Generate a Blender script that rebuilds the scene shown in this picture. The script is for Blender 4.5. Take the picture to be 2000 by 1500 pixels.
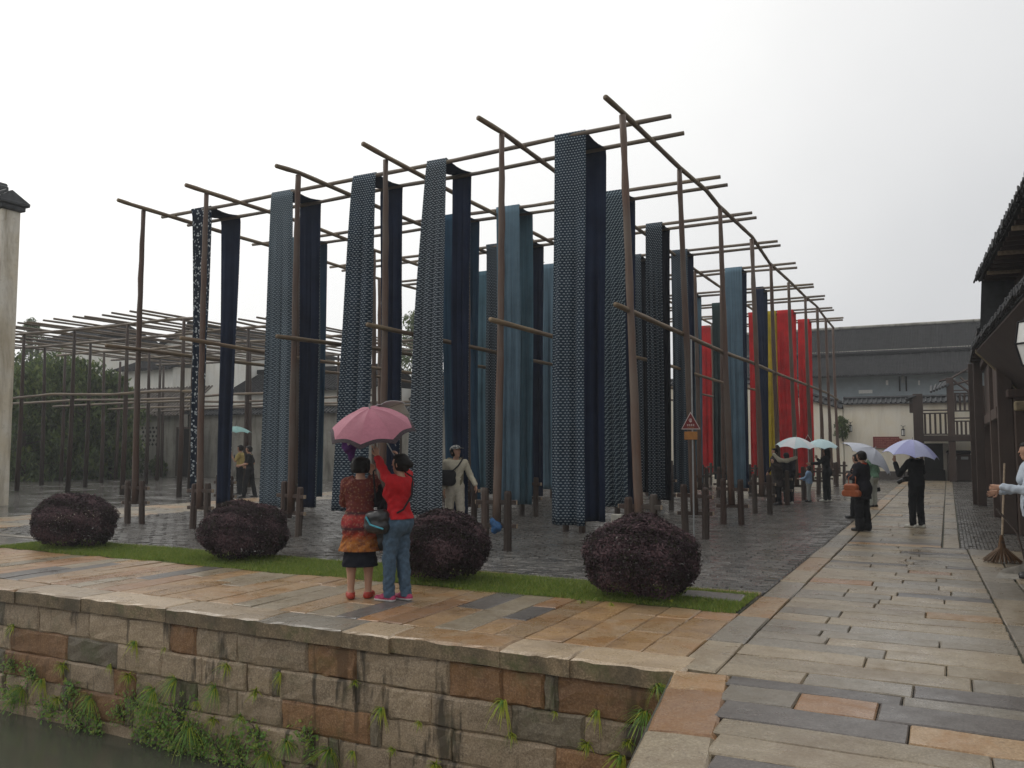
import bpy, bmesh, math, random
import numpy as np
from mathutils import Vector, Matrix, Euler
R = math.radians
random.seed(7); rng = np.random.default_rng(7)
sc = bpy.context.scene
for o in list(bpy.data.objects): bpy.data.objects.remove(o)
COL = sc.collection

# ------------------------------------------------------------------ camera
FPX, CAMH, YAW = 1660.0, 1.7, R(27.1)
PITCH = math.atan(118 / FPX)
cam = bpy.data.objects.new('camera', bpy.data.cameras.new('camera'))
COL.objects.link(cam); sc.camera = cam
cam.location = (0, 0, CAMH); cam.rotation_euler = (R(90) + PITCH, 0, YAW)
cam.data.sensor_width = 36; cam.data.lens = 36 * FPX / 2000
cam.data.clip_start = 0.05; cam.data.clip_end = 1500
sc.render.resolution_x, sc.render.resolution_y = 1024, 768

# ------------------------------------------------------------------ overcast sky, weak sun behind cloud
SUN_YAW, SUN_EL = R(78), R(48)           # bright part of the cloud, to the left
w = bpy.data.worlds.new('World'); sc.world = w; w.use_nodes = True
nt = w.node_tree; nt.nodes.clear()
def wn(t, **k):
    n = nt.nodes.new(t)
    for a, b in k.items(): setattr(n, a, b)
    return n
out = wn('ShaderNodeOutputWorld'); bg = wn('ShaderNodeBackground')
sky = wn('ShaderNodeTexSky', sky_type='NISHITA', sun_disc=False)
sky.sun_elevation = SUN_EL; sky.sun_rotation = -SUN_YAW; sky.air_density = 1; sky.dust_density = 6
hsv = wn('ShaderNodeHueSaturation'); hsv.inputs['Saturation'].default_value = .15; hsv.inputs['Value'].default_value = .10
tc = wn('ShaderNodeTexCoord')
dot = wn('ShaderNodeVectorMath', operation='DOT_PRODUCT')
dot.inputs[1].default_value = (-math.sin(SUN_YAW) * math.cos(SUN_EL), math.cos(SUN_YAW) * math.cos(SUN_EL), math.sin(SUN_EL))
noi = wn('ShaderNodeTexNoise'); noi.inputs['Scale'].default_value = 2.2; noi.inputs['Detail'].default_value = 4
noi.inputs['Roughness'].default_value = .5
add = wn('ShaderNodeMath', operation='MULTIPLY_ADD'); add.inputs[1].default_value = .30; add.inputs[2].default_value = -.15
sm = wn('ShaderNodeMath', operation='ADD')
ramp = wn('ShaderNodeValToRGB')
e = ramp.color_ramp.elements
e[0].position = .0; e[0].color = (.66, .67, .69, 1)
e[1].position = 1.0; e[1].color = (1.25, 1.25, 1.22, 1)
m_ = e.new(.22); m_.color = (.69, .70, .715, 1)
m2 = e.new(.60); m2.color = (1.02, 1.02, 1.01, 1)
mix = wn('ShaderNodeMixRGB'); mix.inputs[0].default_value = .88
nt.links.new(tc.outputs['Generated'], dot.inputs[0]); nt.links.new(tc.outputs['Generated'], noi.inputs['Vector'])
nt.links.new(noi.outputs['Fac'], add.inputs[0]); nt.links.new(dot.outputs['Value'], sm.inputs[0]); nt.links.new(add.outputs[0], sm.inputs[1])
nt.links.new(sm.outputs[0], ramp.inputs[0]); nt.links.new(sky.outputs[0], hsv.inputs['Color'])
nt.links.new(hsv.outputs[0], mix.inputs[1]); nt.links.new(ramp.outputs[0], mix.inputs[2])
nt.links.new(mix.outputs[0], bg.inputs['Color']); bg.inputs['Strength'].default_value = 1.0
nt.links.new(bg.outputs[0], out.inputs[0])
sl = bpy.data.lights.new('sun', 'SUN'); so = bpy.data.objects.new('sun', sl); COL.objects.link(so)
sl.energy = .6; sl.angle = R(30); sl.color = (1, .97, .92)
so.rotation_euler = (R(90) - SUN_EL, 0, SUN_YAW + R(180)); so.location = (-20, 0, 40)
so.rotation_euler = Vector((-math.sin(SUN_YAW) * math.cos(SUN_EL), math.cos(SUN_YAW) * math.cos(SUN_EL), math.sin(SUN_EL))).to_track_quat('Z', 'Y').to_euler()
vs = sc.view_settings; vs.view_transform = 'Standard'; vs.look = 'None'; vs.exposure = 0.08; vs.gamma = 1

# ------------------------------------------------------------------ pixel -> place
_F = np.array([-math.sin(YAW) * math.cos(PITCH), math.cos(YAW) * math.cos(PITCH), math.sin(PITCH)])
_R = np.array([math.cos(YAW), math.sin(YAW), 0]); _U = np.cross(_R, _F); _C = np.array([0, 0, CAMH])
def ray(u, v): return _F * FPX + _R * (u - 1000) + _U * (750 - v)
def atz(u, v, z=0.): d = ray(u, v); return _C + d * ((z - CAMH) / d[2])
def aty(u, v, y): d = ray(u, v); return _C + d * (y / d[1])

# ------------------------------------------------------------------ mesh helpers
class MB:
    def __init__(s): s.v = []; s.f = []; s.m = []; s.uv = None
    def add(s, vs, fs, m=0):
        b = len(s.v); s.v.extend([tuple(map(float, p)) for p in vs])
        for f in fs: s.f.append(tuple(b + i for i in f)); s.m.append(m)
        return b
    def box(s, x0, x1, y0, y1, z0, z1, m=0):
        s.add([(x0, y0, z0), (x1, y0, z0), (x1, y1, z0), (x0, y1, z0), (x0, y0, z1), (x1, y0, z1), (x1, y1, z1), (x0, y1, z1)],
              [(0, 3, 2, 1), (4, 5, 6, 7), (0, 1, 5, 4), (1, 2, 6, 5), (2, 3, 7, 6), (3, 0, 4, 7)], m); return s
    def cbox(s, x0, x1, y0, y1, z0, z1, c=.01, m=0):
        bm = bmesh.new(); bmesh.ops.create_cube(bm, size=1)
        for v in bm.verts: v.co = Vector(((x0 + x1) / 2 + v.co.x * (x1 - x0), (y0 + y1) / 2 + v.co.y * (y1 - y0), (z0 + z1) / 2 + v.co.z * (z1 - z0)))
        bmesh.ops.bevel(bm, geom=bm.edges[:], offset=c, segments=1, affect='EDGES')
        bm.verts.index_update()
        s.add([v.co for v in bm.verts], [[v.index for v in f.verts] for f in bm.faces], m); bm.free(); return s
    def tube(s, pts, rad, n=8, m=0, caps=True, mcap=None):
        pts = [Vector(p) for p in pts]
        if not hasattr(rad, '__len__'): rad = [rad] * len(pts)
        vs = []; fs = []; up = None
        for i, p in enumerate(pts):
            t = (pts[min(i + 1, len(pts) - 1)] - pts[max(i - 1, 0)]).normalized()
            if up is None:
                up = Vector((0, 0, 1)) if abs(t.z) < .9 else Vector((1, 0, 0))
            a = t.cross(up)
            if a.length < 1e-5: a = t.cross(Vector((0, 1, 0)))
            a.normalize(); b = a.cross(t); up = b
            for k in range(n):
                an = 2 * math.pi * k / n
                vs.append(p + (a * math.cos(an) + b * math.sin(an)) * rad[i])
        for i in range(len(pts) - 1):
            for k in range(n):
                fs.append((i * n + k, i * n + (k + 1) % n, (i + 1) * n + (k + 1) % n, (i + 1) * n + k))
        s.add(vs, [f[::-1] for f in fs], m)
        if caps:
            L = len(pts) - 1; b0 = len(s.v) - len(vs)
            s.f.append(tuple(b0 + k for k in range(n))); s.m.append(m if mcap is None else mcap)
            s.f.append(tuple(b0 + L * n + k for k in range(n))[::-1]); s.m.append(m if mcap is None else mcap)
        return s
    def mesh(s, name, mats, smooth=False):
        me = bpy.data.meshes.new(name); me.from_pydata(s.v, [], s.f)
        for m in (mats if isinstance(mats, (list, tuple)) else [mats]): me.materials.append(m)
        if any(s.m): me.polygons.foreach_set('material_index', s.m)
        if smooth: me.polygons.foreach_set('use_smooth', [True] * len(me.polygons))
        if s.uv is not None:
            ul = me.uv_layers.new(name='UVMap'); li = np.zeros(len(me.loops), dtype=np.int32); me.loops.foreach_get('vertex_index', li)
            ul.data.foreach_set('uv', np.asarray(s.uv, dtype=np.float32)[li].ravel())
        me.update(); return me
    def build(s, name, mats, parent=None, smooth=False, **k):
        return place(name, s.mesh(name, mats, smooth), parent, **k)
def place(name, me, parent=None, loc=(0, 0, 0), rot=(0, 0, 0), scale=(1, 1, 1), label=None, cat=None, group=None, kind=None):
    o = bpy.data.objects.new(name, me); COL.objects.link(o)
    o.location = loc; o.rotation_euler = rot; o.scale = scale
    if parent is not None: o.parent = parent
    return tag(o, label, cat, group, kind)
def tag(o, label=None, cat=None, group=None, kind=None):
    for k, v in (('label', label), ('category', cat), ('group', group), ('kind', kind)):
        if v: o[k] = v
    return o
def empty(name, loc=(0, 0, 0), rz=0, label=None, cat=None, group=None, kind=None):
    o = bpy.data.objects.new(name, None); COL.objects.link(o); o.location = loc; o.rotation_euler = (0, 0, rz); o.empty_display_size = .2
    return tag(o, label, cat, group, kind)
def copy_tree(o, parent=None):
    c = o.copy(); COL.objects.link(c); c.parent = parent
    for ch in list(o.children): copy_tree(ch, c)
    return c

def rough_block(w_, d_, h_, seed, nx=3, ny=2, ch=.012, jit=.012, bump=.003):
    """a hewn slab: top at z=0 centred on the origin, worn irregular arris, sides going down h_"""
    r = random.Random(seed); mb = MB(); vs = []; fs = []
    xs = [-w_ / 2 + w_ * i / nx for i in range(nx + 1)]; ys = [-d_ / 2 + d_ * j / ny for j in range(ny + 1)]
    tilt = (r.uniform(-1, 1) * bump, r.uniform(-1, 1) * bump)
    idx = {}
    for j in range(ny + 1):
        for i in range(nx + 1):
            x, y = xs[i], ys[j]; z = r.uniform(-bump, bump) * .6 + tilt[0] * x + tilt[1] * y
            if i in (0, nx): x -= math.copysign(ch * r.uniform(.6, 1.6), x); z -= ch * r.uniform(0, .35)
            elif j not in (0, ny): x += r.uniform(-.1, .1) * w_ / nx
            if j in (0, ny): y -= math.copysign(ch * r.uniform(.6, 1.6), y); z -= ch * r.uniform(0, .35)
            idx[i, j] = len(vs); vs.append((x, y, z))
    for j in range(ny):
        for i in range(nx): fs.append((idx[i, j], idx[i + 1, j], idx[i + 1, j + 1], idx[i, j + 1]))
    ring = [(i, 0) for i in range(nx)] + [(nx, j) for j in range(ny)] + [(i, ny) for i in range(nx, 0, -1)] + [(0, j) for j in range(ny, 0, -1)]
    top = [idx[k] for k in ring]; mid = []; bot = []
    for (i, j) in ring:
        x, y = xs[i], ys[j]; dx = r.uniform(-jit, jit * .3) * .5; 
        x2 = x + (math.copysign(dx, x) if i in (0, nx) else 0); y2 = y + (math.copysign(dx, y) if j in (0, ny) else 0)
        mid.append(len(vs)); vs.append((x2, y2, -ch * r.uniform(.9, 2)))
        bot.append(len(vs)); vs.append((x2, y2, -h_))
    n = len(ring)
    for k in range(n):
        q = (k + 1) % n
        fs.append((top[q], top[k], mid[k], mid[q])); fs.append((mid[q], mid[k], bot[k], bot[q]))
    mb.add(vs, fs); return mb

# ------------------------------------------------------------------ materials
class NT:
    def __init__(s, name):
        s.mat = bpy.data.materials.new(name); s.mat.use_nodes = True; s.t = s.mat.node_tree; s.t.nodes.clear()
        s.o = s.n('ShaderNodeOutputMaterial'); s.p = s.n('ShaderNodeBsdfPrincipled'); s.l(s.p.outputs[0], s.o.inputs[0])
    def n(s, t, **k):
        x = s.t.nodes.new(t)
        for a, b in k.items(): setattr(x, a, b)
        return x
    def l(s, a, b): s.t.links.new(a, b)
    def pos(s): return s.n('ShaderNodeNewGeometry').outputs['Position']
    def objc(s): return s.n('ShaderNodeTexCoord').outputs['Object']
    def scalev(s, v, sc_):
        m = s.n('ShaderNodeMapping'); m.inputs['Scale'].default_value = sc_; s.l(v, m.inputs['Vector']); return m.outputs[0]
    def noise(s, v, scale, detail=3, rough=.55, dist=0):
        x = s.n('ShaderNodeTexNoise'); x.inputs['Scale'].default_value = scale; x.inputs['Detail'].default_value = detail
        x.inputs['Roughness'].default_value = rough; x.inputs['Distortion'].default_value = dist; s.l(v, x.inputs['Vector']); return x.outputs['Fac']
    def ramp(s, f, stops):
        x = s.n('ShaderNodeValToRGB'); el = x.color_ramp.elements
        while len(el) < len(stops): el.new(.5)
        for a, (p, c) in zip(el, stops):
            a.position = p; a.color = (*c, 1) if hasattr(c, '__len__') else (c, c, c, 1)
        s.l(f, x.inputs[0]); return x.outputs[0]
    def mix(s, f, a, b, typ='MIX'):
        x = s.n('ShaderNodeMixRGB', blend_type=typ)
        for i, q in ((0, f), (1, a), (2, b)):
            if hasattr(q, 'links'): s.l(q, x.inputs[i])
            else: x.inputs[i].default_value = q if i == 0 else (*q, 1)
        return x.outputs[0]
    def math(s, op, a, b=None):
        x = s.n('ShaderNodeMath', operation=op)
        for i, q in ((0, a), (1, b)):
            if q is None: continue
            if hasattr(q, 'links'): s.l(q, x.inputs[i])
            else: x.inputs[i].default_value = q
        return x.outputs[0]
    def rand(s): return s.n('ShaderNodeObjectInfo').outputs['Random']
    def bump(s, h, strength=.3, dist=.01):
        b = s.n('ShaderNodeBump'); b.inputs['Strength'].default_value = strength; b.inputs['Distance'].default_value = dist
        s.l(h, b.inputs['Height']); s.l(b.outputs[0], s.p.inputs['Normal'])
    def set(s, col=None, rough=None, spec=None, metal=None):
        for k, q in (('Base Color', col), ('Roughness', rough), ('Specular IOR Level', spec), ('Metallic', metal)):
            if q is None: continue
            if hasattr(q, 'links'): s.l(q, s.p.inputs[k])
            else: s.p.inputs[k].default_value = (*q, 1) if k == 'Base Color' else q
        return s.mat

def stone(name, c1, c2, c3, stain=None, stain_amt=.5, wet=(.14, .58), streak=False, var=.35, moss=0, sat=1.18, bmp=.6):
    m = NT(name); P = m.pos()
    big = m.noise(P, 1.3, 4, .6); sp = m.noise(P, 55, 4, .7); mid = m.noise(P, 7, 5, .62, .4)
    c = m.mix(m.ramp(mid, [(.30, 0.), (.68, 1.)]), c1, c2)
    c = m.mix(m.ramp(sp, [(.46, 0.), (.62, .85)]), c, c3)
    gr = m.noise(P, 95, 3, .7); c = m.mix(m.ramp(gr, [(.54, 0.), (.66, .7)]), c, tuple(x * .42 for x in c2))
    pit = m.noise(P, 17, 6, .75, .8); c = m.mix(m.ramp(pit, [(.60, 0.), (.69, .75)]), c, tuple(x * .38 for x in c2))
    if stain:
        sv = m.noise(m.scalev(P, (6, 6, .8)), 1, 4, .6, .3) if streak else m.noise(P, 1.9, 5, .65, .6)
        c = m.mix(m.math('MULTIPLY', m.ramp(sv, [(.54, 0.), (.63, 1.)] if streak else [(.47, 0.), (.60, 1.)]), stain_amt), c, stain)
    if moss:
        c = m.mix(m.math('MULTIPLY', m.ramp(m.noise(P, 2.7, 6, .7), [(.52, 0.), (.68, 1.)]), moss), c, (.06, .075, .025))
    rv = m.math('MULTIPLY_ADD', m.rand(), var); rv.node.inputs[2].default_value = 1 - var / 2
    hs = m.n('ShaderNodeHueSaturation'); hs.inputs['Saturation'].default_value = sat; m.l(rv, hs.inputs['Value']); m.l(c, hs.inputs['Color'])
    m.bump(m.mix(.5, m.mix(.4, sp, pit), mid), bmp, .007)
    return m.set(hs.outputs[0], m.ramp(m.mix(.5, big, mid), [(.35, wet[0]), (.65, wet[1])]), .5)
def plain(name, c, rough=.7, spec=.4, var=.25, scale=8, rnd=.15, metal=0, bump=.2):
    m = NT(name); P = m.objc(); nz = m.noise(P, scale, 4, .6)
    lo = tuple(x * (1 - var) for x in c); hi = tuple(min(1, x * (1 + var)) for x in c)
    col = m.mix(m.ramp(nz, [(.3, 0.), (.7, 1.)]), lo, hi)
    if rnd:
        rv = m.math('MULTIPLY_ADD', m.rand(), rnd); rv.node.inputs[2].default_value = 1 - rnd / 2
        hs = m.n('ShaderNodeHueSaturation'); m.l(rv, hs.inputs['Value']); m.l(col, hs.inputs['Color']); col = hs.outputs[0]
    if bump: m.bump(nz, bump, .01)
    return m.set(col, rough, spec, metal)
def wood(name, c1, c2, c3, axis=2, rough=.6, world=False):
    m = NT(name); P = m.objc(); s = [26, 26, 26]; s[axis] = 1.1
    g = m.noise(m.scalev(P, tuple(s)), 1, 5, .65, .3); b = m.noise(m.pos(), .9, 4, .6)
    c = m.mix(m.ramp(g, [(.3, 0.), (.72, 1.)]), c1, c2); c = m.mix(m.ramp(b, [(.40, 0.), (.66, .85)]), c, c3)
    rv = m.math('MULTIPLY_ADD', m.rand(), .5); rv.node.inputs[2].default_value = .75
    hs = m.n('ShaderNodeHueSaturation'); m.l(rv, hs.inputs['Value']); m.l(c, hs.inputs['Color'])
    m.bump(g, .5, .006); return m.set(hs.outputs[0], rough, .4)
def plaster(name, base, dirt, yel, amt=.6):
    m = NT(name); P = m.pos()
    st = m.noise(m.scalev(P, (2.2, 2.2, .35)), 1, 6, .68, .5); bl = m.noise(P, .8, 6, .62); fi = m.noise(P, 9, 5, .7)
    c = m.mix(m.ramp(bl, [(.38, 0.), (.70, .8)]), base, yel)
    c = m.mix(m.math('MULTIPLY', m.ramp(st, [(.46, 0.), (.72, 1.)]), amt), c, dirt)
    c = m.mix(m.math('MULTIPLY', m.ramp(fi, [(.55, 0.), (.75, 1.)]), amt * .45), c, dirt)
    m.bump(fi, .25, .01); return m.set(c, .85, .2)

M = {}
M['tan'] = stone('stone_tan', (.30, .20, .11), (.21, .14, .085), (.39, .285, .18), (.235, .115, .04), .5, sat=1.08)
M['ochre'] = stone('stone_ochre', (.31, .185, .082), (.23, .13, .058), (.38, .26, .14), (.14, .085, .05), .5, sat=1.0)
M['pinkish'] = stone('stone_pinkish', (.27, .165, .10), (.195, .115, .075), (.34, .24, .16), (.23, .115, .045), .5)
M['slate'] = stone('stone_slate', (.10, .088, .08), (.07, .061, .057), (.145, .13, .115), None, wet=(.22, .5))
M['pathtan'] = stone('stone_path', (.25, .195, .122), (.18, .14, .088), (.33, .27, .18), (.15, .10, .055), .45, var=.3, wet=(.16, .55), sat=.92)
M['pathgrey'] = stone('stone_path_grey', (.19, .16, .118), (.135, .115, .085), (.265, .225, .17), (.15, .115, .07), .4, wet=(.16, .52), sat=.85)
M['coping'] = stone('stone_coping', (.36, .27, .17), (.28, .205, .13), (.45, .35, .235), (.24, .18, .12), .5, sat=1.0)
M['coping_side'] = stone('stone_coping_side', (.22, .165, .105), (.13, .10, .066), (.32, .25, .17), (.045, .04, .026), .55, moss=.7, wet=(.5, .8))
M['wall_tan'] = stone('wall_stone_tan', (.33, .24, .15), (.23, .168, .108), (.44, .345, .235), (.06, .044, .026), .95, streak=True, moss=.35, sat=1.0, wet=(.45, .75))
M['wall_red'] = stone('wall_stone_red', (.235, .135, .072), (.17, .098, .058), (.31, .205, .13), (.085, .05, .026), .8, streak=True, moss=.4, wet=(.45, .75))
M['wall_grey'] = stone('wall_stone_grey', (.17, .14, .10), (.12, .10, .075), (.24, .205, .15), (.045, .038, .026), .85, streak=True, moss=.8, wet=(.45, .75))
M['brick'] = stone('paver_dark', (.110, .101, .091), (.072, .066, .060), (.16, .147, .132), (.05, .046, .04), .5, wet=(.13, .40), var=.8, sat=1, bmp=.3)
M['earth'] = stone('earth', (.05, .045, .038), (.035, .032, .028), (.08, .07, .058), None, wet=(.4, .7))
M['joint'] = stone('joint_soil', (.045, .04, .03), (.03, .03, .022), (.07, .065, .04), (.03, .045, .012), .7, wet=(.5, .8))
M['pole'] = wood('pole_wood', (.125, .066, .042), (.066, .041, .03), (.12, .094, .074))
M['post'] = wood('post_wood', (.066, .036, .025), (.034, .022, .017), (.062, .051, .04))
M['pegend'] = plain('cut_wood', (.36, .28, .20), .8, .2, .3, 30)
M['bamboo'] = wood('bamboo', (.17, .135, .105), (.10, .08, .065), (.20, .155, .10), axis=0)
M['rail'] = wood('rail_bamboo', (.19, .125, .07), (.10, .066, .042), (.22, .165, .09), axis=1)
M['darkwood'] = wood('dark_timber', (.060, .036, .027), (.034, .022, .018), (.075, .052, .04))
M['tile'] = plain('roof_tile', (.036, .038, .040), .6, .35, .5, 6, .5)
M['tile_far'] = plain('far_roof_tile', (.020, .020, .021), .85, .15, .5, 2.5, .2)
M['plaster'] = plaster('plaster_left', (.68, .64, .55), (.30, .25, .17), (.55, .45, .28), 1.0)
M['plaster_far'] = plaster('plaster_far', (.88, .84, .72), (.60, .53, .39), (.85, .76, .56), .45)
M['plaster_house'] = plaster('plaster_house', (.76, .75, .70), (.42, .40, .35), (.70, .66, .57), .45)
M['plaster_grey'] = plaster('plaster_grey', (.40, .385, .34), (.10, .095, .08), (.22, .205, .17), .95)
M['bluewall'] = plain('blue_grey_wall', (.30, .345, .375), .85, .2, .15, 1.5, 0)
M['metal'] = plain('grey_metal', (.30, .31, .31), .45, .5, .15, 20, 0)
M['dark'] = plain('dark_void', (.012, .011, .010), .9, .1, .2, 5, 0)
M['white'] = plain('white_paint', (.72, .72, .69), .6, .3, .08, 8, 0)
M['black'] = plain('black_fabric', (.013, .013, .015), .75, .25, .3, 12, 0)
# ------------------------------------------------------------------ ground, canal, stone terrace
def edge_x(y): return -1.87 + (6.45 - y) * .169          # rim of the canal where it turns towards the viewer
mb = MB()
mb.add([(-400, 6.72, -.06), (400, 6.72, -.06), (400, 700, -.06), (-400, 700, -.06)], [(0, 1, 2, 3)])
mb.add([(edge_x(6.72) + .2, 6.72, -.06), (edge_x(-60) + .2, -60, -.06), (400, -60, -.06), (400, 6.72, -.06)], [(0, 1, 2, 3)])
mb.build('ground', M['earth'], kind='structure')
wm = NT('canal_water'); P = wm.pos()
nz = wm.noise(wm.scalev(P, (1, 2.2, 1)), 2.2, 3, .5)
wm.bump(nz, .06, .03)
M['water'] = wm.set(wm.mix(wm.noise(P, .5, 3), (.055, .057, .042), (.075, .078, .056)), .16, .42)
mb = MB(); WZ = -1.42
mb.add([(-400, 6.6, WZ), (-400, -60, WZ), (edge_x(-60) + .3, -60, WZ), (edge_x(6.6) + .3, 6.6, WZ)], [(0, 1, 2, 3)])
mb.build('canal_water', M['water'], kind='structure')

# canal wall: backing, hewn stones in courses, coping slabs
cw = empty('canal_wall', (-12, 6.45, 0), label='retaining wall of weathered tan stone blocks rising from the canal water', cat='wall')
b = MB(); b.box(-48, 10.13, .02, .25, -3, -.17); b.build('wall_core', M['joint'], cw)
def wstone(parent, x0, x1, z0, z1, mat, seed, dy=0.0):
    r = random.Random(seed)
    me = rough_block(x1 - x0 - .010, z1 - z0 - .010, .16, seed, 6, 3, .017, .028, .010).mesh('stone', mat)
    return place('stone', me, parent, ((x0 + x1) / 2 + 12, -.055 + dy + r.uniform(-.012, .012), (z0 + z1) / 2), (R(90), 0, r.uniform(-.008, .008)))
r = random.Random(3); n = 0
zc = -.165
wmats = ['wall_tan'] * 7 + ['wall_red'] * 3 + ['wall_grey'] * 1
for k in range(7):
    hh = r.choice([.27, .29, .30, .28]); x = -1.86 - r.uniform(0, .3) if k % 2 else -1.86
    lim = -13.5 if k < 6 else -12
    first = True
    while x > lim:
        L = r.choice([.35, .55, .7, .85, 1.0, 1.15]) * r.uniform(.9, 1.1)
        if r.random() < .10: L = .12
        x1 = -1.80 if first else x; first = False
        wstone(cw, x - L, x1, zc - hh, zc, M['wall_grey'] if L < .2 else M[r.choice(wmats)], 1000 + n); n += 1; x -= L
    zc -= hh
# coping
x = -1.83
cmats = ['coping', 'coping', 'tan', 'coping', 'pathgrey', 'coping']
k = 0
while x > -26:
    L = [.95, .62, 1.12, .50, 1.0, 1.25, 1.35, 1.2, 1.4][k % 9] * r.uniform(.95, 1.08)
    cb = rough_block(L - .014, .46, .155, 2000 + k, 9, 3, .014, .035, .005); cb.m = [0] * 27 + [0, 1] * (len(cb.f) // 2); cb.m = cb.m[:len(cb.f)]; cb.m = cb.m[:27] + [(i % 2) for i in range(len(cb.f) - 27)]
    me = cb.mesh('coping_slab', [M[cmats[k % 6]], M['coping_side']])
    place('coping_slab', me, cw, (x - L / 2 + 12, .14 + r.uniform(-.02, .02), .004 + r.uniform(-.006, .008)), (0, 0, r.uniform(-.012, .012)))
    x -= L; k += 1
# side wall where the canal turns
sw = empty('canal_side_wall', (-1.5, 4.4, 0), label='canal side wall below the path edge, stone blocks running under the kerb', cat='wall')
b = MB(); ys = [6.45, -12]
b.add([(edge_x(y) + dx + 1.5, y - 4.4, z) for y in ys for dx, z in ((.03, -3), (.03, -.165), (.25, -.165), (.25, -3))], [(0, 1, 5, 4), (1, 2, 6, 5), (0, 4, 7, 3), (2, 3, 7, 6), (0, 3, 2, 1), (4, 5, 6, 7)])
b.build('wall_core', M['wall_grey'], sw)
ang = math.atan(.169)
zc = -.17
for k in range(5):
    y = 6.3
    while y > 1:
        L = r.uniform(.5, 1.0)
        me = rough_block(L - .01, .28, .12, 3000 + k * 20 + int(y * 3), 3, 2).mesh('stone', M[r.choice(wmats)])
        o = place('stone', me, sw, (edge_x(y - L / 2) + 1.5 - .03, y - L / 2 - 4.4, zc - .145), (R(90), 0, -R(90) + ang)); y -= L
    zc -= .29

# terrace of long slabs laid towards the courtyard
ter = MB().add([(-26, 6.7, -.03), (-1.9, 6.7, -.03), (-1.9, 8.9, -.03), (-26, 8.9, -.03)], [(0, 1, 2, 3)]) if False else None
mb = MB(); mb.add([(-26, 6.66, -.035), (-1.9, 6.66, -.035), (-1.9, 9.2, -.035), (-26, 9.2, -.035)], [(0, 1, 2, 3)])
ter = mb.build('terrace', M['joint'], kind='structure')
x = -1.93; k = 0
while x > -25.5:
    wd = r.choice([.27, .31, .34, .38]) * r.uniform(.93, 1.07)
    y = 6.845; yend = 8.80 + r.uniform(-.03, .07) if x > -13.9 else 9.1
    while y < yend - .1:
        L = r.choice([.7, 1.0, 1.35, 1.7, 2.0]) * r.uniform(.9, 1.1)
        if yend - (y + L) < .35: L = yend - y
        mt = r.choices(['tan', 'ochre', 'pinkish', 'slate', 'pathtan'], [6, 4, 3, 1, 1.5])[0]
        me = rough_block(wd - .012, L - .012, .05, 4000 + k, 2, 4, .007, .008, .0035).mesh('slab', M[mt])
        place('slab', me, ter, (x - wd / 2, y + L / 2, r.uniform(-.004, .004)), (r.uniform(-.004, .004), r.uniform(-.006, .006), 0)); k += 1
        y += L
    x -= wd

# path: kerb stones, courses of slabs, outer strips
mb = MB(); mb.add([(edge_x(1) + .1, 0, -.034), (4, 0, -.034), (4, 46, -.034), (-1.95, 46, -.034), (-1.95, 6.6, -.034)], [(0, 1, 2, 3, 4)])
path = mb.build('path', M['joint'], kind='structure')
def slab(name, parent, x0, x1, y0, y1, mat, seed, gap=.011, nx=3, ny=2, zj=.004, ch=.007, rz=0):
    me = rough_block(x1 - x0 - gap, y1 - y0 - gap, .05, seed, nx, ny, ch, .008, .003).mesh(name, M[mat])
    return place(name, me, parent, ((x0 + x1) / 2, (y0 + y1) / 2, r.uniform(-zj, zj)), (r.uniform(-.003, .003), r.uniform(-.004, .004), rz))
y = 6.52; k = 0
while y < 45:
    L = r.uniform(.9, 1.5); slab('kerb_stone', path, -1.93, -1.61, y, y + L, r.choice(['pathtan', 'pathtan', 'tan', 'pathgrey']), 5000 + k, ch=.009); y += L; k += 1
y = 6.44
while y > 2:                                                       # kerb along the turning canal rim
    L = r.uniform(.45, .95); yc = y - L / 2
    me = rough_block(.40, L - .012, .16, 5100 + k, 2, 3, .016, .02, .005).mesh('kerb_stone', M[r.choice(['pinkish', 'pathtan', 'tan'])])
    place('kerb_stone', me, path, (edge_x(yc) + .17, yc, .003 + r.uniform(-.004, .004)), (0, 0, ang)); y -= L; k += 1
def xr(y): return (.22 + (15.6 - y) * .0326) if y < 15.85 else -.15
y = 2.0; k = 0
while y < 45:
    wd = r.uniform(.26, .36) if y > 7 else r.uniform(.30, .40)
    if y > 26: wd = r.uniform(.55, .8)
    if y < 6.46 < y + wd: wd = 6.461 - y
    if y < 15.85 < y + wd: wd = 15.85 - y + .001
    x = (edge_x(y + wd) + .39 if y < 6.2 else -1.60); xe = xr(y + wd / 2)
    if 6.2 <= y < 6.455: x = edge_x(y + wd) + .39
    while x < xe - .05:
        L = r.choice([.55, .8, 1.1, 1.5]) * r.uniform(.85, 1.15)
        if xe - (x + L) < .3: L = xe - x
        mt = r.choices(['pathtan', 'pathgrey', 'tan', 'slate', 'pinkish'], [8, 4, .5, 1.0, .4] if y > 7 else [5, 4, .6, 4, .8])[0]
        slab('slab', path, x, x + L, y, y + wd, mt, 6000 + k, nx=4, ny=2); k += 1; x += L
    y += wd
y = 15.9
while y < 45:
    L = r.uniform(.9, 1.6); slab('slab', path, -.13, .12, y, y + L, r.choice(['pathtan', 'pathgrey']), 6900 + k); y += L; k += 1
y = 2.0
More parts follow.
